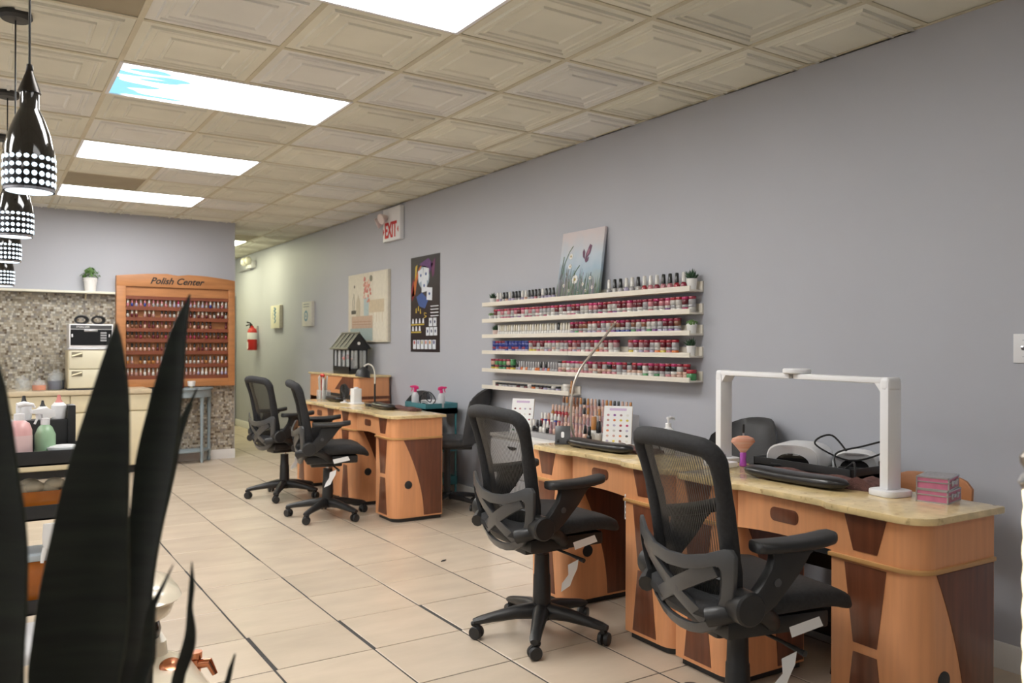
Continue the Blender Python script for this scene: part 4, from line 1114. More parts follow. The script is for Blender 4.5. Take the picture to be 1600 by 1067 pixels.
# pump bottle
def pump(label, loc, s, bm, pmat=M_WHITE, rz=0, band=None):
    t = thing('pump_bottle', label, 'bottle', loc, rz)
    MB().lathe([(0, 0), (.030*s, 0), (.033*s, .006*s), (.033*s, .095*s), (.026*s, .115*s), (.012*s, .125*s), (0, .125*s)], 18).build('bottle', bm, t)
    MB().lathe([(.014*s, .124*s), (.014*s, .142*s), (.005*s, .144*s), (.005*s, .165*s), (0, .165*s)], 12).build('collar', pmat, t)
    MB().tube([(-.006*s, 0, .166*s), (.012*s, 0, .170*s), (.036*s, 0, .166*s), (.040*s, 0, .158*s)], [.008*s, .008*s, .005*s, .004*s], 8).build('pump_head', pmat, t)
    if band: MB().lathe([(.0335*s, .025*s), (.0337*s, .026*s), (.0337*s, .08*s), (.0335*s, .081*s)], 18, cap=False).build('label_band', band, t)
    return t
pump('clear pump bottle with white head behind the nearest chair', (2.775, 2.87, DZ), 1.0, glassmat('milky', (.8, .8, .8), .2, .8))
m = tag(MB().tube(spline([(2.79, 3.02, DZ + .004), (2.80, 3.04, DZ + .07), (2.79, 3.00, DZ + .10), (2.78, 2.96, DZ + .07), (2.79, 2.94, DZ + .004)], 6), .004, 6).build('cable_loop', M_BLK), 'small black cable loop beside the pump bottle', 'cable')

# black cart with nail lamps
t = thing('tool_cart', 'black rolling cart with a deep tray behind the arch lamp desk', 'cart', (2.98, 2.025, 0))
cl, cwd = .50, .34
for z, h in ((.70, .09), (.36, .06), (.08, .06)):
    m = MB().box(0, 0, z, cwd, cl, z + (.06 if z > .6 else .006))
    for a in ((0, 0, .006, cl), (cwd - .006, 0, cwd, cl), (0, 0, cwd, .006), (0, cl - .006, cwd, cl)): m.box(a[0], a[1], z, a[2], a[3], z + h)
    m.build('tray', M_BLK, t, .001)
for x in (.012, cwd - .012):
    for y in (.012, cl - .012): MB().cyl((x, y, .05), .009, .69, 8).build('post', M_BLK, t); MB().lathe([(.01, -.011), (.025, -.009), (.025, .009), (.01, .011)], 12, (x, y, .025), ax='y').build('wheel', M_BLK, t)
def nail_lamp(label, loc, rz, s=1.0):
    t = thing('nail_lamp', label, 'nail lamp', loc, rz)
    w, d, h = .13 * s, .24 * s, .105 * s
    n = 14
    def arch(sc, z0=0): return [(-w * sc * math.copysign(abs(cos(pi*k/n)) ** .7, cos(pi*k/n)), z0 + h * sc * sin(pi*k/n) ** .55) for k in range(n + 1)]
    rings = []
    for y, sc in ((0, .92), (.012*s, 1), (d * .7, 1), (d - .02*s, .93), (d, .80)): rings.append([(x, y, z) for x, z in arch(sc)])
    MB().loft(rings).build('housing', M_WHITE, t, ang=50)
    face = [(x * .97, z * .97 + .001) for x, z in arch(.95)]; hole = [(-.082*s*cos(pi*k/n), .058*s*sin(pi*k/n) ** .8 + .001) for k in range(n + 1)]
    m = MB(); vs = [(x, -.003, z) for x, z in face] + [(x, -.003, z) for x, z in hole]; q = n + 1
    m.add(vs + [(x, .004, z) for x, z in face] + [(x, .05, z) for x, z in hole], [(k, k+1, q+k+1, q+k) for k in range(n)] + [(k, 2*q+k, 2*q+k+1, k+1) for k in range(n)] + [(q+k, q+k+1, 3*q+k+1, 3*q+k) for k in range(n)])
    m.build('silver_face', mat('brushed silver', (.60, .60, .62), .28, .45), t)
    MB().prism(hole, -.0035, -.0015, 'y').build('opening_shade_plate', M_BLKG, t)  # black plate over the hole, coloured as the shade inside it
    MB().box(-.09*s, -.05*s, 0, .09*s, .0, .012*s).build('hand_plate', M_BLK, t, .003)
    MB().prism(rrect(-.055*s, .082*s, .055*s, .092*s, .004*s), -.005, -.002, 'y').build('control_strip', M_SILV, t)
nail_lamp('white and silver nail lamp on the black cart, opening towards the desk', (3.035, 2.355, .7605), radians(-72), .95)
nail_lamp('second white nail lamp lying behind in the black cart', (3.19, 2.15, .7605), radians(-60), .72)
tag(MB().tube(spline([(3.20, 2.16, .79), (3.16, 2.24, .90), (3.12, 2.30, .86), (3.16, 2.16, .80), (3.22, 2.04, .84), (3.20, 1.99, .90), (3.14, 2.08, .87), (3.10, 2.18, .83), (3.06, 2.14, .76), (3.02, 2.06, .80), (2.99, 2.02, .82), (2.97, 2.0, .80), (2.965, 1.995, .72)], 8), .0042, 6).build('tangled_cable', M_BLK), 'looping black power cord over the nail lamps', 'cord')

# ================================================================== FAR DESKS
t = thing('desk_lamp', 'black gooseneck desk lamp on the far desk', 'lamp', (2.79, 6.40, DZ))
MB().prism(rrect(-.07, -.06, .07, .06, .02), 0, .022).build('base', M_BLK, t, .004)
MB().cyl((0, 0, .02), .008, .17, 10).build('post', M_BLK, t)
MB().tube(spline([(0, 0, .19), (0, 0, .27), (-.012, .012, .33), (-.04, .045, .355), (-.068, .075, .335)], 6), .007, 10).build('gooseneck', mat('pale neck', (.66, .63, .56), .35), t)
sh = MB().lathe([(0, .10), (.012, .10), (.018, .085), (.030, .075), (.055, .05), (.066, .0), (.062, .0), (.050, .045), (0, .06)], 22)
sh.xf(Matrix.Translation((-.075, .085, .245)) @ Matrix.Rotation(radians(8), 4, 'Y')); sh.build('shade', M_BLK, t)
t = thing('desk_fan', 'small round black desk fan on the furthest desk', 'fan', (2.72, 6.90, DZ))
MB().lathe([(0, 0), (.04, 0), (.042, .008), (.012, .014), (.010, .05), (0, .05)], 18).build('base', M_WHITE, t)
m = MB()
for r in (.02, .045, .068): m.tube([(-.02, r * cos(2*pi*k/20), .10 + r * sin(2*pi*k/20)) for k in range(20)], .0025, 5, True)
for k in range(10): a = pi * k / 10; m.tube([(-.02, .068 * cos(a), .10 + .068 * sin(a)), (-.026, 0, .10), (-.02, -.068 * cos(a), .10 - .068 * sin(a))], .002, 5)
m.build('grille', M_BLK, t)
for k in range(4):
    a = k * pi / 2; MB().add([(0, 0, .10), (-.008, .055 * cos(a), .10 + .055 * sin(a)), (.006, .055 * cos(a + .9), .10 + .055 * sin(a + .9)), (.002, .01 * cos(a+.9), .10 + .01 * sin(a+.9))], [(0, 1, 2, 3)]).build('blade', M_GUN, t)
MB().lathe([(.070, -.02), (.072, .0), (.04, .03), (0, .034)], 20, (0, 0, .10), cap=False, ax='x').build('motor_housing', M_BLK, t)
t = thing('white_dispenser', 'white wipe dispenser between the fan and the gooseneck lamp', 'dispenser', (2.76, 6.74, DZ))
MB().prism(rrect(-.06, -.07, .06, .07, .03), 0, .012).build('tray', M_WHITE, t, .003)
MB().prism(rrect(-.04, -.04, .04, .04, .012), .012, .135).build('box', M_PAPER, t, .004); MB().cyl((0, 0, .135), .02, .012, 14).build('lid', M_WHITE, t)
t = thing('file_holder', 'clear holder full of nail files and brushes on the furthest desk', 'holder', (2.72, 7.44, DZ))
hm = MB()
for a in ((-.05, -.05, -.047, .05), (.047, -.05, .05, .05), (-.05, -.05, .05, -.047), (-.05, .047, .05, .05)): hm.box(a[0], a[1], 0, a[2], a[3], .09)
hm.box(-.05, -.05, 0, .05, .05, .004).build('holder', M_GLASS, t)
for k in range(18):
    x, y = random.uniform(-.035, .035), random.uniform(-.035, .035); h = random.uniform(.15, .23); lx, ly = x * random.uniform(1, 1.6), y * random.uniform(1, 1.6)
    c = rc(['white', 'white', 'pink', 'clear', 'lilac', 'red'])
    o = MB().tube([(0, 0, .0), (lx - x, ly - y, h)], [.009, .012], 6, flat=.45).build('nail_file', pm(c), None, loc=(2.72 + x, 7.44 + y, DZ + .0045))
    tag(o, None, 'nail file', 'files in the clear holder'); seq('in the clear holder', x, o, f'thin {c} nail file standing')
t = thing('ribbon_bow', 'red bow pick sticking out of the file holder', 'bow', (2.70, 7.42, DZ + .0045))
MB().cyl((0, 0, 0), .003, .21, 6).build('stick', M_WHITE, t)
for s_ in (-1, 1): MB().ball((0, s_ * .022, .225), .024, 10, 6, (.6, 1, .7)).build('loop', M_RED, t)
# teal cart
t = thing('tool_cart', 'teal metal rolling cart behind the far desk', 'cart', (3.08, 6.02, 0))
for z, h in ((.72, .09), (.40, .07), (.12, .07)):
    m = MB().box(0, 0, z, .30, .40, z + (.05 if z > .6 else .006))
    for a in ((0, 0, .005, .40), (.295, 0, .30, .40), (0, 0, .30, .005), (0, .395, .30, .40)): m.box(a[0], a[1], z, a[2], a[3], z + h)
    m.build('tray', M_TEAL, t, .001)
for x in (.012, .288):
    for y in (.012, .388): MB().cyl((x, y, .05), .009, .72, 8).build('post', M_TEAL, t); MB().lathe([(.01, -.011), (.025, -.009), (.025, .009), (.01, .011)], 12, (x, y, .025), ax='y').build('wheel', M_BLK, t)
def spray(label, loc, s, bm, hm_, rz):
    t = thing('spray_bottle', label, 'spray bottle', loc, rz)
    MB().lathe([(0, 0), (.030*s, 0), (.032*s, .006*s), (.032*s, .09*s), (.022*s, .115*s), (.012*s, .125*s), (0, .125*s)], 16).build('bottle', bm, t)
    MB().lathe([(.014*s, .124*s), (.014*s, .145*s), (.009*s, .148*s), (0, .148*s)], 12).build('collar', hm_, t)
    MB().prism([(-.030*s, .150*s), (-.028*s, .172*s), (.0, .182*s), (.045*s, .176*s), (.045*s, .164*s), (.012*s, .160*s), (.010*s, .146*s), (-.012*s, .146*s)], -.009*s, .009*s, 'y').build('spray_head', hm_, t, .002)
    MB().tube([(.028*s, 0, .164*s), (.026*s, 0, .145*s), (.034*s, 0, .128*s)], .004*s, 6).build('trigger', hm_, t)
gp_ = glassmat('frosted plastic', (.75, .75, .78), .3, .7)
spray('clear spray bottle with pink trigger at the far side of the teal cart', (3.14, 6.34, .7705), 1.0, gp_, M_PINK, radians(150))
spray('clear spray bottle with pink trigger at the near side of the teal cart', (3.24, 6.05, .7705), 1.0, gp_, M_PINK, radians(-30))
nail_lamp('white nail lamp in the teal cart under black cords', (3.17, 6.235, .7705), radians(-80), .56)
tag(MB().tube(spline([(3.13, 6.22, .80), (3.12, 6.20, .86), (3.15, 6.17, .90), (3.18, 6.12, .87), (3.15, 6.08, .82), (3.12, 6.13, .86), (3.14, 6.20, .885), (3.18, 6.15, .90), (3.20, 6.08, .84), (3.16, 6.06, .80)], 8), .005, 6).build('tangled_cable', M_BLK), 'tangled black cord on the teal cart', 'cord')

# ================================================================== BACK WALL
YR = YB - .006
t = thing('polish_display', 'wooden wall rack lettered Polish Center with seven rows of bottles', 'display rack', (1.19, YR, .835))
PWD, PHT, PD = 1.225, 1.195, .085
n = 10
topc = [(0, PHT), (.10, PHT + .010), (.30, PHT + .030), (.50, PHT + .038), (.555, PHT + .030), (.6125, PHT + .022), (.67, PHT + .030), (.725, PHT + .038), (.925, PHT + .030), (1.125, PHT + .008), (PWD, PHT - .006)]
MB().box(.02, -.012, .02, PWD - .02, -.001, PHT - .02).build('back_panel', M_RACKW, t)
fr = MB()
fr.prism([(0, 1.085)] + topc + [(PWD, 1.085)], -PD, -.001, 'y')
fr.box(0, -PD, 0, .092, -.001, 1.085); fr.box(PWD - .072, -PD, 0, PWD, -.001, 1.085); fr.box(.092, -PD, 0, PWD - .072, -.001, .085)
fr.build('frame', M_RACKW, t, .003)
MB().box(.092, -.060, .985, PWD - .072, -.012, 1.083).build('header_panel', M_RACKW, t)
MB().box(.090, -.066, 1.081, PWD - .070, -.060, 1.0865).build('bead', M_RACKD, t)
ptm = text_mesh('polish_letters', 'Polish Center', .098, .0012, M_INK, shear=.4, bold=.0022)
o = link('lettering', ptm, t, (.60, -PD - .0008, 1.150)); o.rotation_euler = (radians(90), 0, 0)
sz = [1.695, 1.581, 1.463, 1.350, 1.218, 1.076, .948]
ordr = ['top', 'second', 'third', 'fourth', 'fifth', 'sixth', 'bottom']
caps = [['silver', 'hot pink', 'white', 'silver', 'pink'], ['white', 'black', 'white', 'cream', 'black'], ['black', 'black', 'burgundy'], ['black', 'black', 'black'], ['black', 'black', 'brown'], ['white', 'black', 'silver', 'black'], ['white', 'white', 'silver', 'cream']]
bods = [['silver', 'pink', 'blue', 'silver', 'lilac'], ['clear', 'rose', 'burgundy', 'silver'], ['burgundy', 'brown', 'nude'], ['crimson', 'burgundy', 'brown'], ['nude', 'rose', 'burgundy'], ['rose', 'amber', 'clear'], ['rose', 'lilac', 'white']]
for r, z in enumerate([1.812] + sz):
    zz = z - .835
    MB().box(.092, -.074, zz - .028, PWD - .072, -.012, zz + (.012 if r else .006)).build('shelf', M_RACKD, t)
for r, z in enumerate(sz):
    xs = frange(1.305, 2.325, .0415)
    for k, x in enumerate(xs):
        if (r, k) in ((2, 21), (2, 22), (2, 23), (1, 3), (1, 7), (5, 2)): continue
        cap = rc(caps[r]); col = rc(bods[r])
        o = link('nail_polish_bottle', bottle_mesh(col, cap, 1.15), None, (x, YR - .046, z + .0125), (0, 0, 0))
        tag(o, None, 'nail polish', f'polish on the {ordr[r]} shelf of the wooden rack')
        seq(f'on the {ordr[r]} shelf of the wooden wall rack', x, o, f'{cap}-capped polish')

# white wall shelf with plant
t = thing('wall_shelf', 'long white wall shelf above the mosaic', 'shelf', (-1.3, YB, 1.826))
MB().box(0, -.13, 0, 2.475, -.001, .022).build('board', mat('shelf cream', (.76, .74, .62), .45, var=.02), t, .002)
for x in (.3, 1.2, 2.2): MB().prism([(-.001, 0), (-.10, 0), (-.001, -.07)], x, x + .012, 'x').build('bracket', M_CREAM, t)
t = thing('potted_herb', 'bushy green plant in a white lace pot on the wall shelf', 'plant', (.945, YB - .07, 1.848))
MB().lathe([(0, 0), (.050, 0), (.053, .01), (.062, .125), (.066, .128), (.066, .140), (.058, .140), (.055, .12), (0, .12)], 22).build('pot', M_POT, t)
m = MB()
for k in range(14): a = 2*pi*k/14; m.ball((.063 * cos(a), .063 * sin(a), .112), .006, 6, 4)
m.build('lace_rim', M_POT, t)
m = MB()
for k in range(170):
    a = random.uniform(0, 6.28); e = random.uniform(-.1, 1.5); r = random.uniform(.05, .098)
    c = Vector((r * cos(a) * cos(e), r * sin(a) * cos(e) * .75, .155 + r * .95 * sin(e))); nrm = Vector((cos(a), sin(a), random.uniform(.2, 1))).normalized()
    tt = nrm.cross(Vector((0, 0, 1))).normalized(); bt = nrm.cross(tt); l = random.uniform(.010, .018)
    m.add([c - tt * l * .7, c + bt * l, c + tt * l * .7, c - bt * l], [(0, 1, 2, 3)])
o = m.build('foliage', M_HERB, t); o['kind'] = 'stuff'

# back counter
YC = 8.95
xs = [-1.3, -.85, -.35, .185, .72, 1.085, 1.45]
for k, (a, b) in enumerate(zip(xs, xs[1:])):
    t = thing('base_cabinet', f'cream base cabinet, {("first","second","third","fourth","fifth","sixth")[k]} from the left under the mosaic counter', 'cabinet', (a, YC, 0), 0, 'cream base cabinets')
    w = b - a - .002
    MB().box(0, .02, .08, w, YB - YC - .012, .80).build('body', M_CREAM, t); MB().box(.0, .06, 0, w, YB - YC - .03, .08).build('plinth', M_INK, t)
    for nm, z0, z1 in (('drawer', .635, .795), ('door', .09, .622)):
        MB().box(.006, 0, z0, w - .006, .02, z1).build(nm, M_CREAM, t, .004)
tag(MB().box(-1.3, YC - .02, .801, 1.455, YB - .009, .845).build('worktop', M_CTOP, None, .006), 'beige laminate worktop along the mosaic wall', 'worktop')
t = thing('towel_warmer', 'cream two-door towel warmer on the counter', 'towel warmer', (.705, 9.02, .8455))
MB().box(0, 0, .0, .415, .33, .015).build('base', M_GUN, t); MB().box(0, .012, .015, .415, .33, .40).build('body', M_CREAM, t, .006); MB().box(-.004, .0, .395, .419, .335, .412).build('top_cap', M_SILV, t, .003)
for z0 in (.022, .21):
    d = MB().box(.008, -.008, z0, .407, .014, z0 + .18).build('door', mat('warmer door', (.72, .68, .52), .35), t, .004)
    MB().box(.03, -.010, z0 + .115, .125, -.006, z0 + .165).build('handle_shade_plate', mat('hollow shade', (.22, .20, .14), .5), d)  # flat plate, its dark colour stands for shade behind the handle
    MB().add([(.032, -.022, z0 + .12), (.122, -.022, z0 + .15), (.122, -.010, z0 + .162), (.032, -.010, z0 + .132)], [(0, 1, 2, 3)]).build('handle', M_CREAM, d)
t = thing('sterilizer', 'black and white sterilizer cabinet on top of the towel warmer', 'sterilizer', (.715, 9.03, .8455 + .4125))
MB().box(0, 0, .0, .39, .28, .24).build('body', M_WHITE, t, .005); MB().box(.012, -.004, .03, .378, .003, .185).build('window', M_BLKG, t)
MB().box(.012, -.004, .192, .378, .003, .228).build('name_strip', M_GUN, t)
o = link('lettering', text_mesh('sterilizer_letters', 'STERILIZER', .024, .0006, M_PAPER), t, (.12, -.0048, .210)); o.rotation_euler = (radians(90), 0, 0)
MB().box(.13, -.010, .165, .25, -.002, .185).build('handle', M_SILV, t, .002)
for x in (.02, .35): MB().box(x, -.007, .11, x + .012, -.003, .14).build('hinge', M_WHITE, t)
for k in range(4): MB().box(.275, -.0055, .07 + .025 * k, .33, -.003, .086 + .025 * k).build('dial_label', M_SILV, t)
t = thing('coiled_cable', 'two black cable coils lying on top of the sterilizer', 'cable', (.715, 9.10, 1.4985))
for x in (.115, .265):
    m = MB()
    for q in range(4): m.tube([(x + (.062 - .006 * q) * cos(2*pi*k/22), .02 * q, .042 + (.040 - .003 * q) * sin(2*pi*k/22)) for k in range(22)], .006, 6, True)
    m.build('coil', M_BLK, t)
def jar(label, x, y, s, mt, h=1.0):
    t = thing('glass_jar', label, 'jar', (x, y, .8455))
    MB().lathe([(0, 0), (.058*s, 0), (.064*s, .012*s), (.064*s, .085*s*h), (.052*s, .105*s*h), (.054*s, .115*s*h), (.050*s, .115*s*h), (0, .010*s)], 20, cap=False).build('glass', M_GLASS, t)
    if mt: MB().lathe([(0, .004*s), (.058*s, .006*s), (.060*s, .07*s*h), (0, .07*s*h)], 18).build('liquid', mt, t)
    MB().lathe([(0, .116*s*h), (.054*s, .116*s*h), (.056*s, .122*s*h), (.02*s, .132*s*h), (.012*s, .15*s*h), (0, .155*s*h)], 18).build('lid', M_GLASS, t)
jar('empty clear glass jar on the counter, left of the orange one', .33, 9.15, 1.0, None)
jar('glass jar of orange liquid on the counter', .465, 9.10, 1.0, mat('orange liquid', (.70, .19, .05), .15), .8)
jar('glass jar of dark blue liquid beside the orange jar', .60, 9.16, 1.05, mat('blue liquid', (.012, .015, .07), .1), 1.25)
jar('glass jar of dark blue liquid against the towel warmer', .725 - .085, 9.32, .95, MATS['blue liquid'], 1.4)

# half-round console
t = thing('console_table', 'grey-blue half-round console table below the wooden rack', 'table', (1.87, YB - .018, 0))
R = .32
half_ = [(R * cos(radians(a)), R * .95 * sin(radians(a))) for a in range(180, 361, 10)]
MB().prism(half_, .80, .825).build('table_top', M_BLUEW, t, .005); MB().prism([(x * .93, y * .93) for x, y in half_], .72, .80).build('apron', M_BLUEW, t); MB().prism([(x * .88, y * .88) for x, y in half_], .12, .14).build('lower_shelf', M_BLUEW, t, .003)
for a in (188, 235, 305, 352):
    x, y = R * .86 * cos(radians(a)), R * .80 * sin(radians(a))
    MB().lathe([(.0, 0), (.014, 0), (.022, .03), (.014, .06), (.02, .11), (.022, .15), (.016, .20), (.019, .5), (.024, .62), (.016, .66), (.026, .70), (.026, .73), (0, .73)], 12, (x, y, 0)).build('leg', M_BLUEW, t)
t = thing('red_figurine', 'red glass figurine vase on the console table', 'figurine', (1.80, 9.36, .8255))
MB().lathe([(0, 0), (.04, 0), (.045, .02), (.038, .06), (.016, .10), (.012, .15), (.02, .18), (.008, .20), (0, .21)], 16).build('vase', mat('red glass', (.35, .02, .02), .12), t)
MB().tube(spline([(0, 0, .19), (.012, 0, .23), (.002, 0, .26), (.016, 0, .29)]), .006, 6).build('twig', mat('dry twig', (.42, .30, .20), .8), t)
t = thing('candle_cup', 'white candle cup beside the red figurine', 'candle', (1.915, 9.33, .8255))
MB().lathe([(0, 0), (.016, 0), (.02, .01), (.012, .018), (0, .018)], 14).build('foot', M_CREAM, t); MB().lathe([(.014, .018), (.036, .022), (.042, .07), (.038, .074), (0, .070)], 18).build('cup', M_POT, t)

# ================================================================== LEFT SIDE
def pendant(y, z0, label):
    t = thing('pendant_lamp', label, 'pendant lamp', (.116, y, z0), 0, 'black pendant lamps')
    s = .067
    sh = MB().lathe([(s, 0), (s * 1.03, .03), (s * 1.04, .075), (s * .98, .12), (s * .84, .165), (s * .60, .210), (s * .42, .236), (s * .38, .242), (s * .38, .288), (0, .288)], 36)
    sh.build('shade', M_BLKG, t, ang=50)
    MB().lathe([(s * 1.0, -.004), (s * 1.02, .004), (s * .95, .004), (s * .93, -.004)], 32, cap=False).build('rim', M_CHROME, t)
    MB().lathe([(s * .46, .288), (s * .44, .294), (s * .36, .310), (s * .14, .352), (.010, .353), (.008, .372), (0, .372)], 24).build('cap', mat('bronze metal', (.025, .020, .017), .28, .6), t)
    MB().lathe([(0, -.002), (s * .92, -.002), (s * .92, .0), (0, .0)], 24).build('glow_disc', mat('pendant glow', (.8, .85, .9), .4, emit=(.80, .91, 1.0), estr=1.6), t)
    MB().cyl((0, 0, .37), .0032, CE - z0 - .40, 6).build('cord', M_BLK, t)
    MB().lathe([(0, CE - z0), (.062, CE - z0), (.064, CE - z0 - .018), (.052, CE - z0 - .03), (0, CE - z0 - .032)], 26).build('canopy', M_BLK, t)
    dm = MB().lathe([(0, -.001), (.0066, -.001), (.0066, .0012), (0, .0014)], 8, ax='x').mesh('light_hole', mat('lit hole', (.8, .88, .95), .4, emit=(.74, .88, 1.0), estr=.85))
    prof = [(.018, s * 1.02), (.042, s * 1.033), (.066, s * 1.039), (.090, s * 1.025)]
    for r, (z, rad) in enumerate(prof):
        for k in range(22):
            a = 2 * pi * (k + .5 * 0) / 22
            o = link('light_hole', dm, t, ((rad + .0002) * cos(a), (rad + .0002) * sin(a), z), (0, 0, a)); o.scale = (1, 1.15, 1.25 if r < 2 else 1.05)
for y, z0, lab in ((2.79, 1.748, 'black pendant lamp with lit holes nearest the camera, largest of the row'), (4.03, 1.752, 'black pendant lamp with lit holes, second in the row'), (5.32, 1.755, 'black pendant lamp with lit holes, third in the row'), (6.45, 1.69, 'black pendant lamp with lit holes closest to the back wall')):
    pendant(y, z0, lab)

# supply trolley behind the leaves
t = thing('supply_trolley', 'black supply trolley full of bottles behind the snake plant', 'cart', (.02, 3.80, 0))
tw, td = .40, .34
for z, h in ((.80, .06), (.58, .06), (.20, .06)):
    m = MB().box(0, 0, z, tw, td, z + .008)
    for a in ((0, 0, .008, td), (tw - .008, 0, tw, td), (0, 0, tw, .008), (0, td - .008, tw, td)): m.box(a[0], a[1], z, a[2], a[3], z + h)
    m.build('tray', M_BLK, t, .001)
for x in (.012, tw - .012):
    for y in (.012, td - .012): MB().cyl((x, y, .05), .010, .76, 8).build('post', M_BLK, t); MB().lathe([(.01, -.011), (.025, -.009), (.025, .009), (.01, .011)], 12, (x, y, .025), ax='y').build('wheel', M_BLK, t)
t = thing('bottle_caddy', 'black bottle caddy at the back of the supply trolley', 'caddy', (.145, 4.03, .8085))
MB().box(-.02, 0, 0, .20, .09, .16).build('bin', M_BLK, t, .006); MB().box(.17, -.01, .0, .20, .09, .22).build('end_panel', M_BLK, t, .004)
T0 = .8085
pump('pink lotion pump bottle on the supply trolley', (.128, 3.87, T0), 1.42, mat('pink lotion', (.74, .42, .42), .3), M_WHITE, radians(15), mat('pale label', (.72, .52, .52), .5))
pump('white pump bottle with dark blue label at the left picture edge', (.072, 4.02, T0), 1.45, M_WHITE, M_WHITE, radians(180), mat('navy label', (.03, .05, .20), .4))
spray('green spray bottle with white trigger on the supply trolley', (.222, 3.90, T0), 1.22, mat('mint liquid', (.30, .46, .30), .25), M_WHITE, radians(200))
def squeeze(label, x, y, z, tipm, s=1.0):
    t = thing('squeeze_bottle', label, 'bottle', (x, y, z))
    MB().lathe([(0, 0), (.024*s, 0), (.026*s, .01*s), (.026*s, .05*s), (.016*s, .062*s), (0, .062*s)], 14).build('bottle', M_WHITE, t); MB().lathe([(.014*s, .062*s), (.008*s, .072*s), (.005*s, .090*s), (0, .091*s)], 12).build('nozzle', tipm, t)
squeeze('white squeeze bottle with black nozzle in the caddy', 0.152, 4.075, T0 + .1605, M_BLK, 1.15)
squeeze('black-tipped slim bottle between the two white squeeze bottles', 0.222, 4.075, T0 + .1605, M_BLK, .9)
squeeze('white squeeze bottle with pink nozzle in the caddy', 0.284, 4.075, T0 + .1605, mat('pink nozzle', (.70, .25, .22), .4), 1.15)
t = thing('plastic_tub', 'white plastic tub at the front of the supply trolley', 'tub', (.285, 3.87, T0))
MB().lathe([(0, 0), (.045, 0), (.056, .05), (.060, .052), (.060, .060), (.055, .060), (0, .056)], 20).build('tub', mat('tub white', (.62, .66, .68), .4), t); MB().lathe([(0, .0565), (.052, .0565), (.050, .064), (0, .066)], 20).build('lid', M_WHITE, t)
t = thing('amber_tray', 'amber plastic bin with cream cloth on the middle trolley tray', 'bin', (.10, 3.86, .5885))
M_AMB = mat('amber plastic', (.42, .13, .02), .15, var=.2)
m = MB().box(0, 0, 0, .20, .14, .006)
for a in ((0, 0, .006, .14), (.194, 0, .20, .14), (0, 0, .20, .006), (0, .134, .20, .14)): m.box(a[0], a[1], 0, a[2], a[3], .10)
m.build('bin', M_AMB, t, .002)
m = MB()
for k in range(7): m.ball((.05 + .018 * k, .06 + .02 * sin(k * 2), .10 + .02 * sin(k * 1.3)), .04, 10, 6, (1, .8, .7))
tag(m.build('cloth', mat('cream cloth', (.68, .60, .45), .8, var=.1), None, loc=(.10, 3.86, .5885)), 'bundled cream cloth in the amber bin', 'cloth')
t = thing('rubber_glove', 'white rubber glove hanging over the lower trolley edge', 'glove', (.24, 3.77, .47))
MB().loft([[(.035 * cos(2*pi*q/10) * k_, .012 * sin(2*pi*q/10), z) for q in range(10)] for z, k_ in ((.10, .9), (.05, 1), (.02, .95), (.0, .8))]).build('palm', M_PAPER, t, ang=70)
for k, (x, l) in enumerate(((-.024, .055), (-.008, .07), (.008, .065), (.022, .05))): MB().tube([(x, 0, .005), (x * 1.3, 0, -l * .5), (x * 1.5, -.004, -l)], [.010, .009, .006], 8).build('finger', M_PAPER, t)
MB().tube([(.028, 0, .06), (.052, 0, .035), (.062, 0, .01)], [.010, .009, .006], 8).build('thumb', M_PAPER, t)
t = thing('amber_tray', 'amber soaking basin with yellow-green liquid and blue rim on the lowest trolley tray', 'basin', (.08, 3.83, .2085))
m = MB().box(0, 0, 0, .26, .20, .006)
for a in ((0, 0, .006, .20), (.254, 0, .26, .20), (0, 0, .26, .006), (0, .194, .26, .20)): m.box(a[0], a[1], 0, a[2], a[3], .20)
m.build('basin', M_AMB, t, .002); MB().box(.007, .007, .05, .253, .193, .15).build('liquid', mat('olive liquid', (.30, .25, .03), .2), t); MB().box(-.005, -.005, .20, .265, .205, .225).build('rim', mat('pale blue rim', (.48, .55, .60), .4), t, .006)

# pedicure spa
t = thing('pedicure_spa', 'cream pedicure spa with copper fittings behind the snake plant', 'pedicure spa', (0, 0, 0))
M_SPA = mat('spa cream', (.74, .66, .52), .22, coat=.4)
def rr3(x0, y0, x1, y1, r, z): return [(x, y, z) for x, y in rrect(x0, y0, x1, y1, r, 5)]
MB().loft([rr3(-.40, 2.30, .56, 2.88, .16, 0), rr3(-.46, 2.22, .64, 2.92, .2, .12), rr3(-.44, 2.24, .61, 2.90, .2, .22), rr3(-.38, 2.30, .55, 2.86, .18, .31), rr3(-.30, 2.36, .50, 2.82, .16, .335)]).build('tub', M_SPA, t, ang=55)
MB().loft([rr3(.33, 2.68, .49, 2.82, .03, .33), rr3(.335, 2.685, .485, 2.815, .03, .375)]).build('pillar', M_SPA, t, ang=50)
MB().lathe([(.055, .375), (.06, .40), (.052, .43), (.04, .445)], 20, (.42, 2.77, 0)).build('swivel', M_BLKG, t)
MB().loft([rr3(.24, 2.64, .46, 2.92, .10, .440), rr3(.21, 2.60, .495, 2.95, .12, .465), rr3(.20, 2.59, .505, 2.96, .12, .495), rr3(.21, 2.60, .50, 2.95, .12, .515)]).build('footrest', M_SPA, t, ang=55)
MB().loft([rr3(.195, 2.585, .515, 2.965, .12, .510), rr3(.185, 2.575, .525, 2.975, .12, .520), rr3(.205, 2.595, .52, 2.975, .12, .535), rr3(.24, 2.64, .48, 2.93, .1, .552)]).build('footrest_pad', M_SPA, t, ang=55)
MB().lathe([(0, .0), (.030, .0), (.034, .006), (.026, .014), (0, .016)], 20).xf(Matrix.Translation((.475, 2.58, .333)) @ Matrix.Rotation(radians(25), 4, 'X')).build('jet', M_COPP, t)
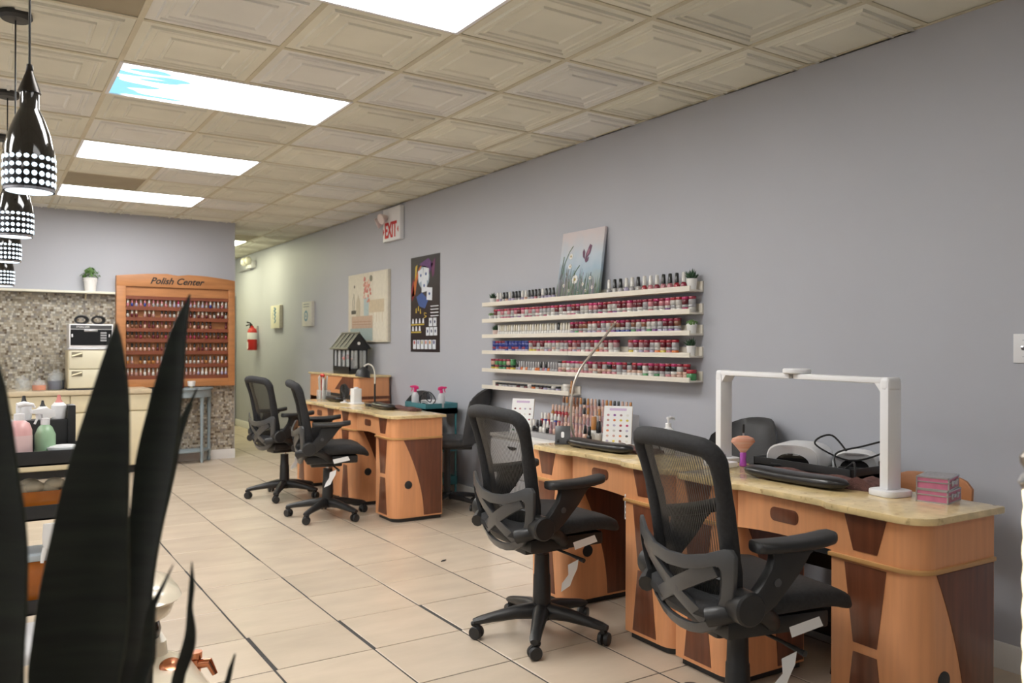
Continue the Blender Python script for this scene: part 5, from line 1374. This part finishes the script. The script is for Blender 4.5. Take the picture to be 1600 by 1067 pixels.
m = MB().cyl((.555, 2.68, .25), .026, .06, 16).cyl((.565, 2.68, .31), .020, .02, 16); m.tube([(.555, 2.68, .29), (.60, 2.65, .298), (.615, 2.64, .262)], [.016, .015, .009], 10); m.build('faucet', M_COPP, t)
MB().loft([rr3(-1.1, 2.2, -.45, 2.95, .12, .0), rr3(-1.1, 2.2, -.45, 2.95, .12, .55), rr3(-1.05, 2.25, -.5, 2.9, .1, .60)]).build('seat_base', M_SPA, t, ang=50)
MB().loft([rr3(-.06, 2.96, .28, 3.30, .08, .0), rr3(-.06, 2.96, .28, 3.30, .08, .30), rr3(-.03, 2.99, .25, 3.27, .06, .33)]).build('step_box', mat('spa grey', (.50, .50, .52), .4), t, ang=50)

# snake plant in the foreground
t = thing('snake_plant', 'tall dark snake plant leaves in the left foreground', 'plant', (.115, 1.14, 0))
MB().lathe([(0, 0), (.12, 0), (.125, .02), (.155, .66), (.16, .665), (.16, .69), (.15, .69), (.145, .64), (0, .64)], 28).build('planter', mat('planter grey', (.10, .10, .10), .6, var=.1), t)
MB().lathe([(0, .635), (.146, .645), (.10, .66), (0, .668)], 20).build('soil', M_SOIL, t)
LV = [
[(.139,1.103,1.32,.0008),(.136,1.105,1.276,.0122),(.132,1.108,1.229,.0221),(.125,1.112,1.174,.0307),(.118,1.117,1.119,.0378),(.112,1.121,1.056,.0441),(.107,1.125,.993,.0504),(.102,1.128,.93,.0532),(.096,1.132,.877,.0512),(.09,1.136,.772,.0425),(.09,1.14,.655,.025)],
[(.236,1.16,1.362,.0009),(.223,1.168,1.31,.01),(.215,1.173,1.258,.0169),(.206,1.179,1.197,.0234),(.197,1.185,1.136,.0269),(.19,1.189,1.076,.0251),(.183,1.194,1.015,.0217),(.178,1.197,.963,.0208),(.173,1.201,.902,.0251),(.169,1.204,.836,.0325),(.158,1.21,.72,.0325),(.15,1.20,.65,.02)],
[(.271,1.28,1.229,.001),(.247,1.296,1.158,.0058),(.234,1.304,1.1,.0096),(.222,1.312,1.042,.0106),(.206,1.322,.975,.0125),(.191,1.315,.908,.0168),(.179,1.30,.84,.0216),(.171,1.28,.786,.0216),(.155,1.25,.65,.0172)],
[(.228,1.105,1.013,.0006),(.228,1.105,.982,.0033),(.226,1.106,.953,.0033),(.227,1.106,.924,.0062),(.224,1.108,.9,.0083),(.217,1.112,.875,.0083),(.213,1.115,.856,.0079),(.195,1.127,.746,.0091),(.175,1.135,.65,.007)],
[(.202,1.086,1.018,.0006),(.191,1.093,.991,.0024),(.18,1.1,.963,.0044),(.177,1.102,.935,.0072),(.175,1.104,.899,.0096),(.167,1.109,.869,.01),(.152,1.119,.762,.008),(.14,1.12,.65,.007)],
[(.283,1.105,.883,.0009),(.278,1.108,.863,.003),(.274,1.111,.844,.0038),(.258,1.121,.791,.0064),(.235,1.136,.731,.0085),(.21,1.14,.65,.006)],
[(-.006,1.079,1.334,.0011),(.002,1.073,1.264,.0177),(.006,1.071,1.214,.0234),(.009,1.069,1.157,.0277),(.013,1.066,1.101,.0305),(.015,1.065,1.051,.0312),(.015,1.065,.994,.0298),(.015,1.065,.918,.0269),(.024,1.059,.824,.0213),(.05,1.08,.65,.016)]]
tw_ = [.15, -.2, .3, .2, -.2, .1, .1]
for pts, tw0 in zip(LV, tw_):
    sp_ = spline([p[:3] for p in pts], 5); ws = spline([(p[3], 0, 0) for p in pts], 5)
    rings = []; n = len(sp_); eL = []; eR = []
    for i, (p, w) in enumerate(zip(sp_, ws)):
        w = max(.0005, w[0]); an = -radians(33) + tw0 * sin(i / n * 2)
        rx, ry = cos(an), sin(an); nx_, ny_ = -sin(an), cos(an)
        cs = 1 / max(.8, cos(tw0 * sin(i / n * 2)))
        th = min(.0028, w * .4 + .0004); rg = []
        prof = [(-1, -.0), (-.6, .14), (0, .22), (.6, .14), (1, 0)]
        for u, d in prof: rg.append((p[0] - .115 + rx * u * w * cs + nx_ * (d * w + th), p[1] - 1.14 + ry * u * w * cs + ny_ * (d * w + th), p[2]))
        for u, d in reversed(prof): rg.append((p[0] - .115 + rx * u * w * cs + nx_ * (d * w - th), p[1] - 1.14 + ry * u * w * cs + ny_ * (d * w - th), p[2]))
        rings.append(rg)
        eL.append((p[0] - .115 - rx * w * cs, p[1] - 1.14 - ry * w * cs, p[2])); eR.append((p[0] - .115 + rx * w * cs, p[1] - 1.14 + ry * w * cs, p[2]))
    lf = MB().loft(rings).build('leaf', M_LEAF, t, ang=60)
    wmax = max(p[3] for p in pts)
    if wmax > .012:
        for e_ in (eL, eR): MB().tube(e_[2:], .0016, 5).build('leaf_margin', M_LEAFE, lf)

# lit column at the right edge
t = thing('crystal_lamp', 'glowing crystal column lamp with silver finial at the right picture edge', 'lamp', (1.302, .585, .0))
MB().lathe([(0, 0), (.12, 0), (.12, .02), (.02, .035), (.016, .06), (.016, .62), (.0, .62)], 24).build('stand', M_SILV, t)
m = MB()
m.lathe([(0, .62)] + [(.0125 + .0012 * sin(k * 1.7), .625 + .012 * k) for k in range(39)] + [(0, 1.085)], 14)
m.build('crystal_column', mat('lit crystal', (.9, .86, .75), .15, emit=(1.0, .80, .48), estr=2.0), t)
MB().lathe([(0, 1.085), (.014, 1.085), (.018, 1.093), (.012, 1.105), (.009, 1.112), (.016, 1.122), (.017, 1.132), (.010, 1.142), (0, 1.146)], 18).build('finial', mat('tarnished silver', (.30, .27, .24), .35, .8), t)
MB().tube([(0, 0, 1.105), (-.013, .004, 1.102), (-.022, .008, 1.094)], [.006, .007, .003], 8).build('finial_arm', M_SILV, t)

# small things
o = MB().ball((0, 0, .004), .012, 8, 4, (1.2, .5, .33)).tube([(-.02, -.008, .003), (0, 0, .006), (.022, .010, .003)], .003, 5).build('floor_scrap', M_INK, None, loc=(2.324, 4.306, .0005))
tag(o, 'tiny black scrap lying on the floor tiles', 'scrap')
t = thing('power_strip', 'white power strip hanging under the second desk', 'power strip', (2.432, 2.766, .512))
MB().box(0, 0, 0, .045, .028, .115).build('housing', M_WHITE, t, .004)
for k in range(4): MB().box(-.0015, .008, .012 + .026 * k, .002, .020, .028 + .026 * k).build('socket', M_GUN, t)
MB().tube([(.02, .014, .112), (.02, .014, .14)], .004, 6).build('cable', M_WHITE, t)

# ------------------------------------------------------------------ ordinal labels for rows of look-alikes
def nth(n): return f"{n}{'th' if 10 <= n % 100 <= 20 else {1: 'st', 2: 'nd', 3: 'rd'}.get(n % 10, 'th')}"
for phrase, lst in SEQ.items():
    lst.sort(key=lambda q: q[0])
    left = 'wooden' in phrase or 'holder' in phrase
    for k, (_, o, first) in enumerate(lst):
        o['label'] = f'{first} {phrase}, {nth(k + 1)} from the ' + ('left' if left else 'near end')
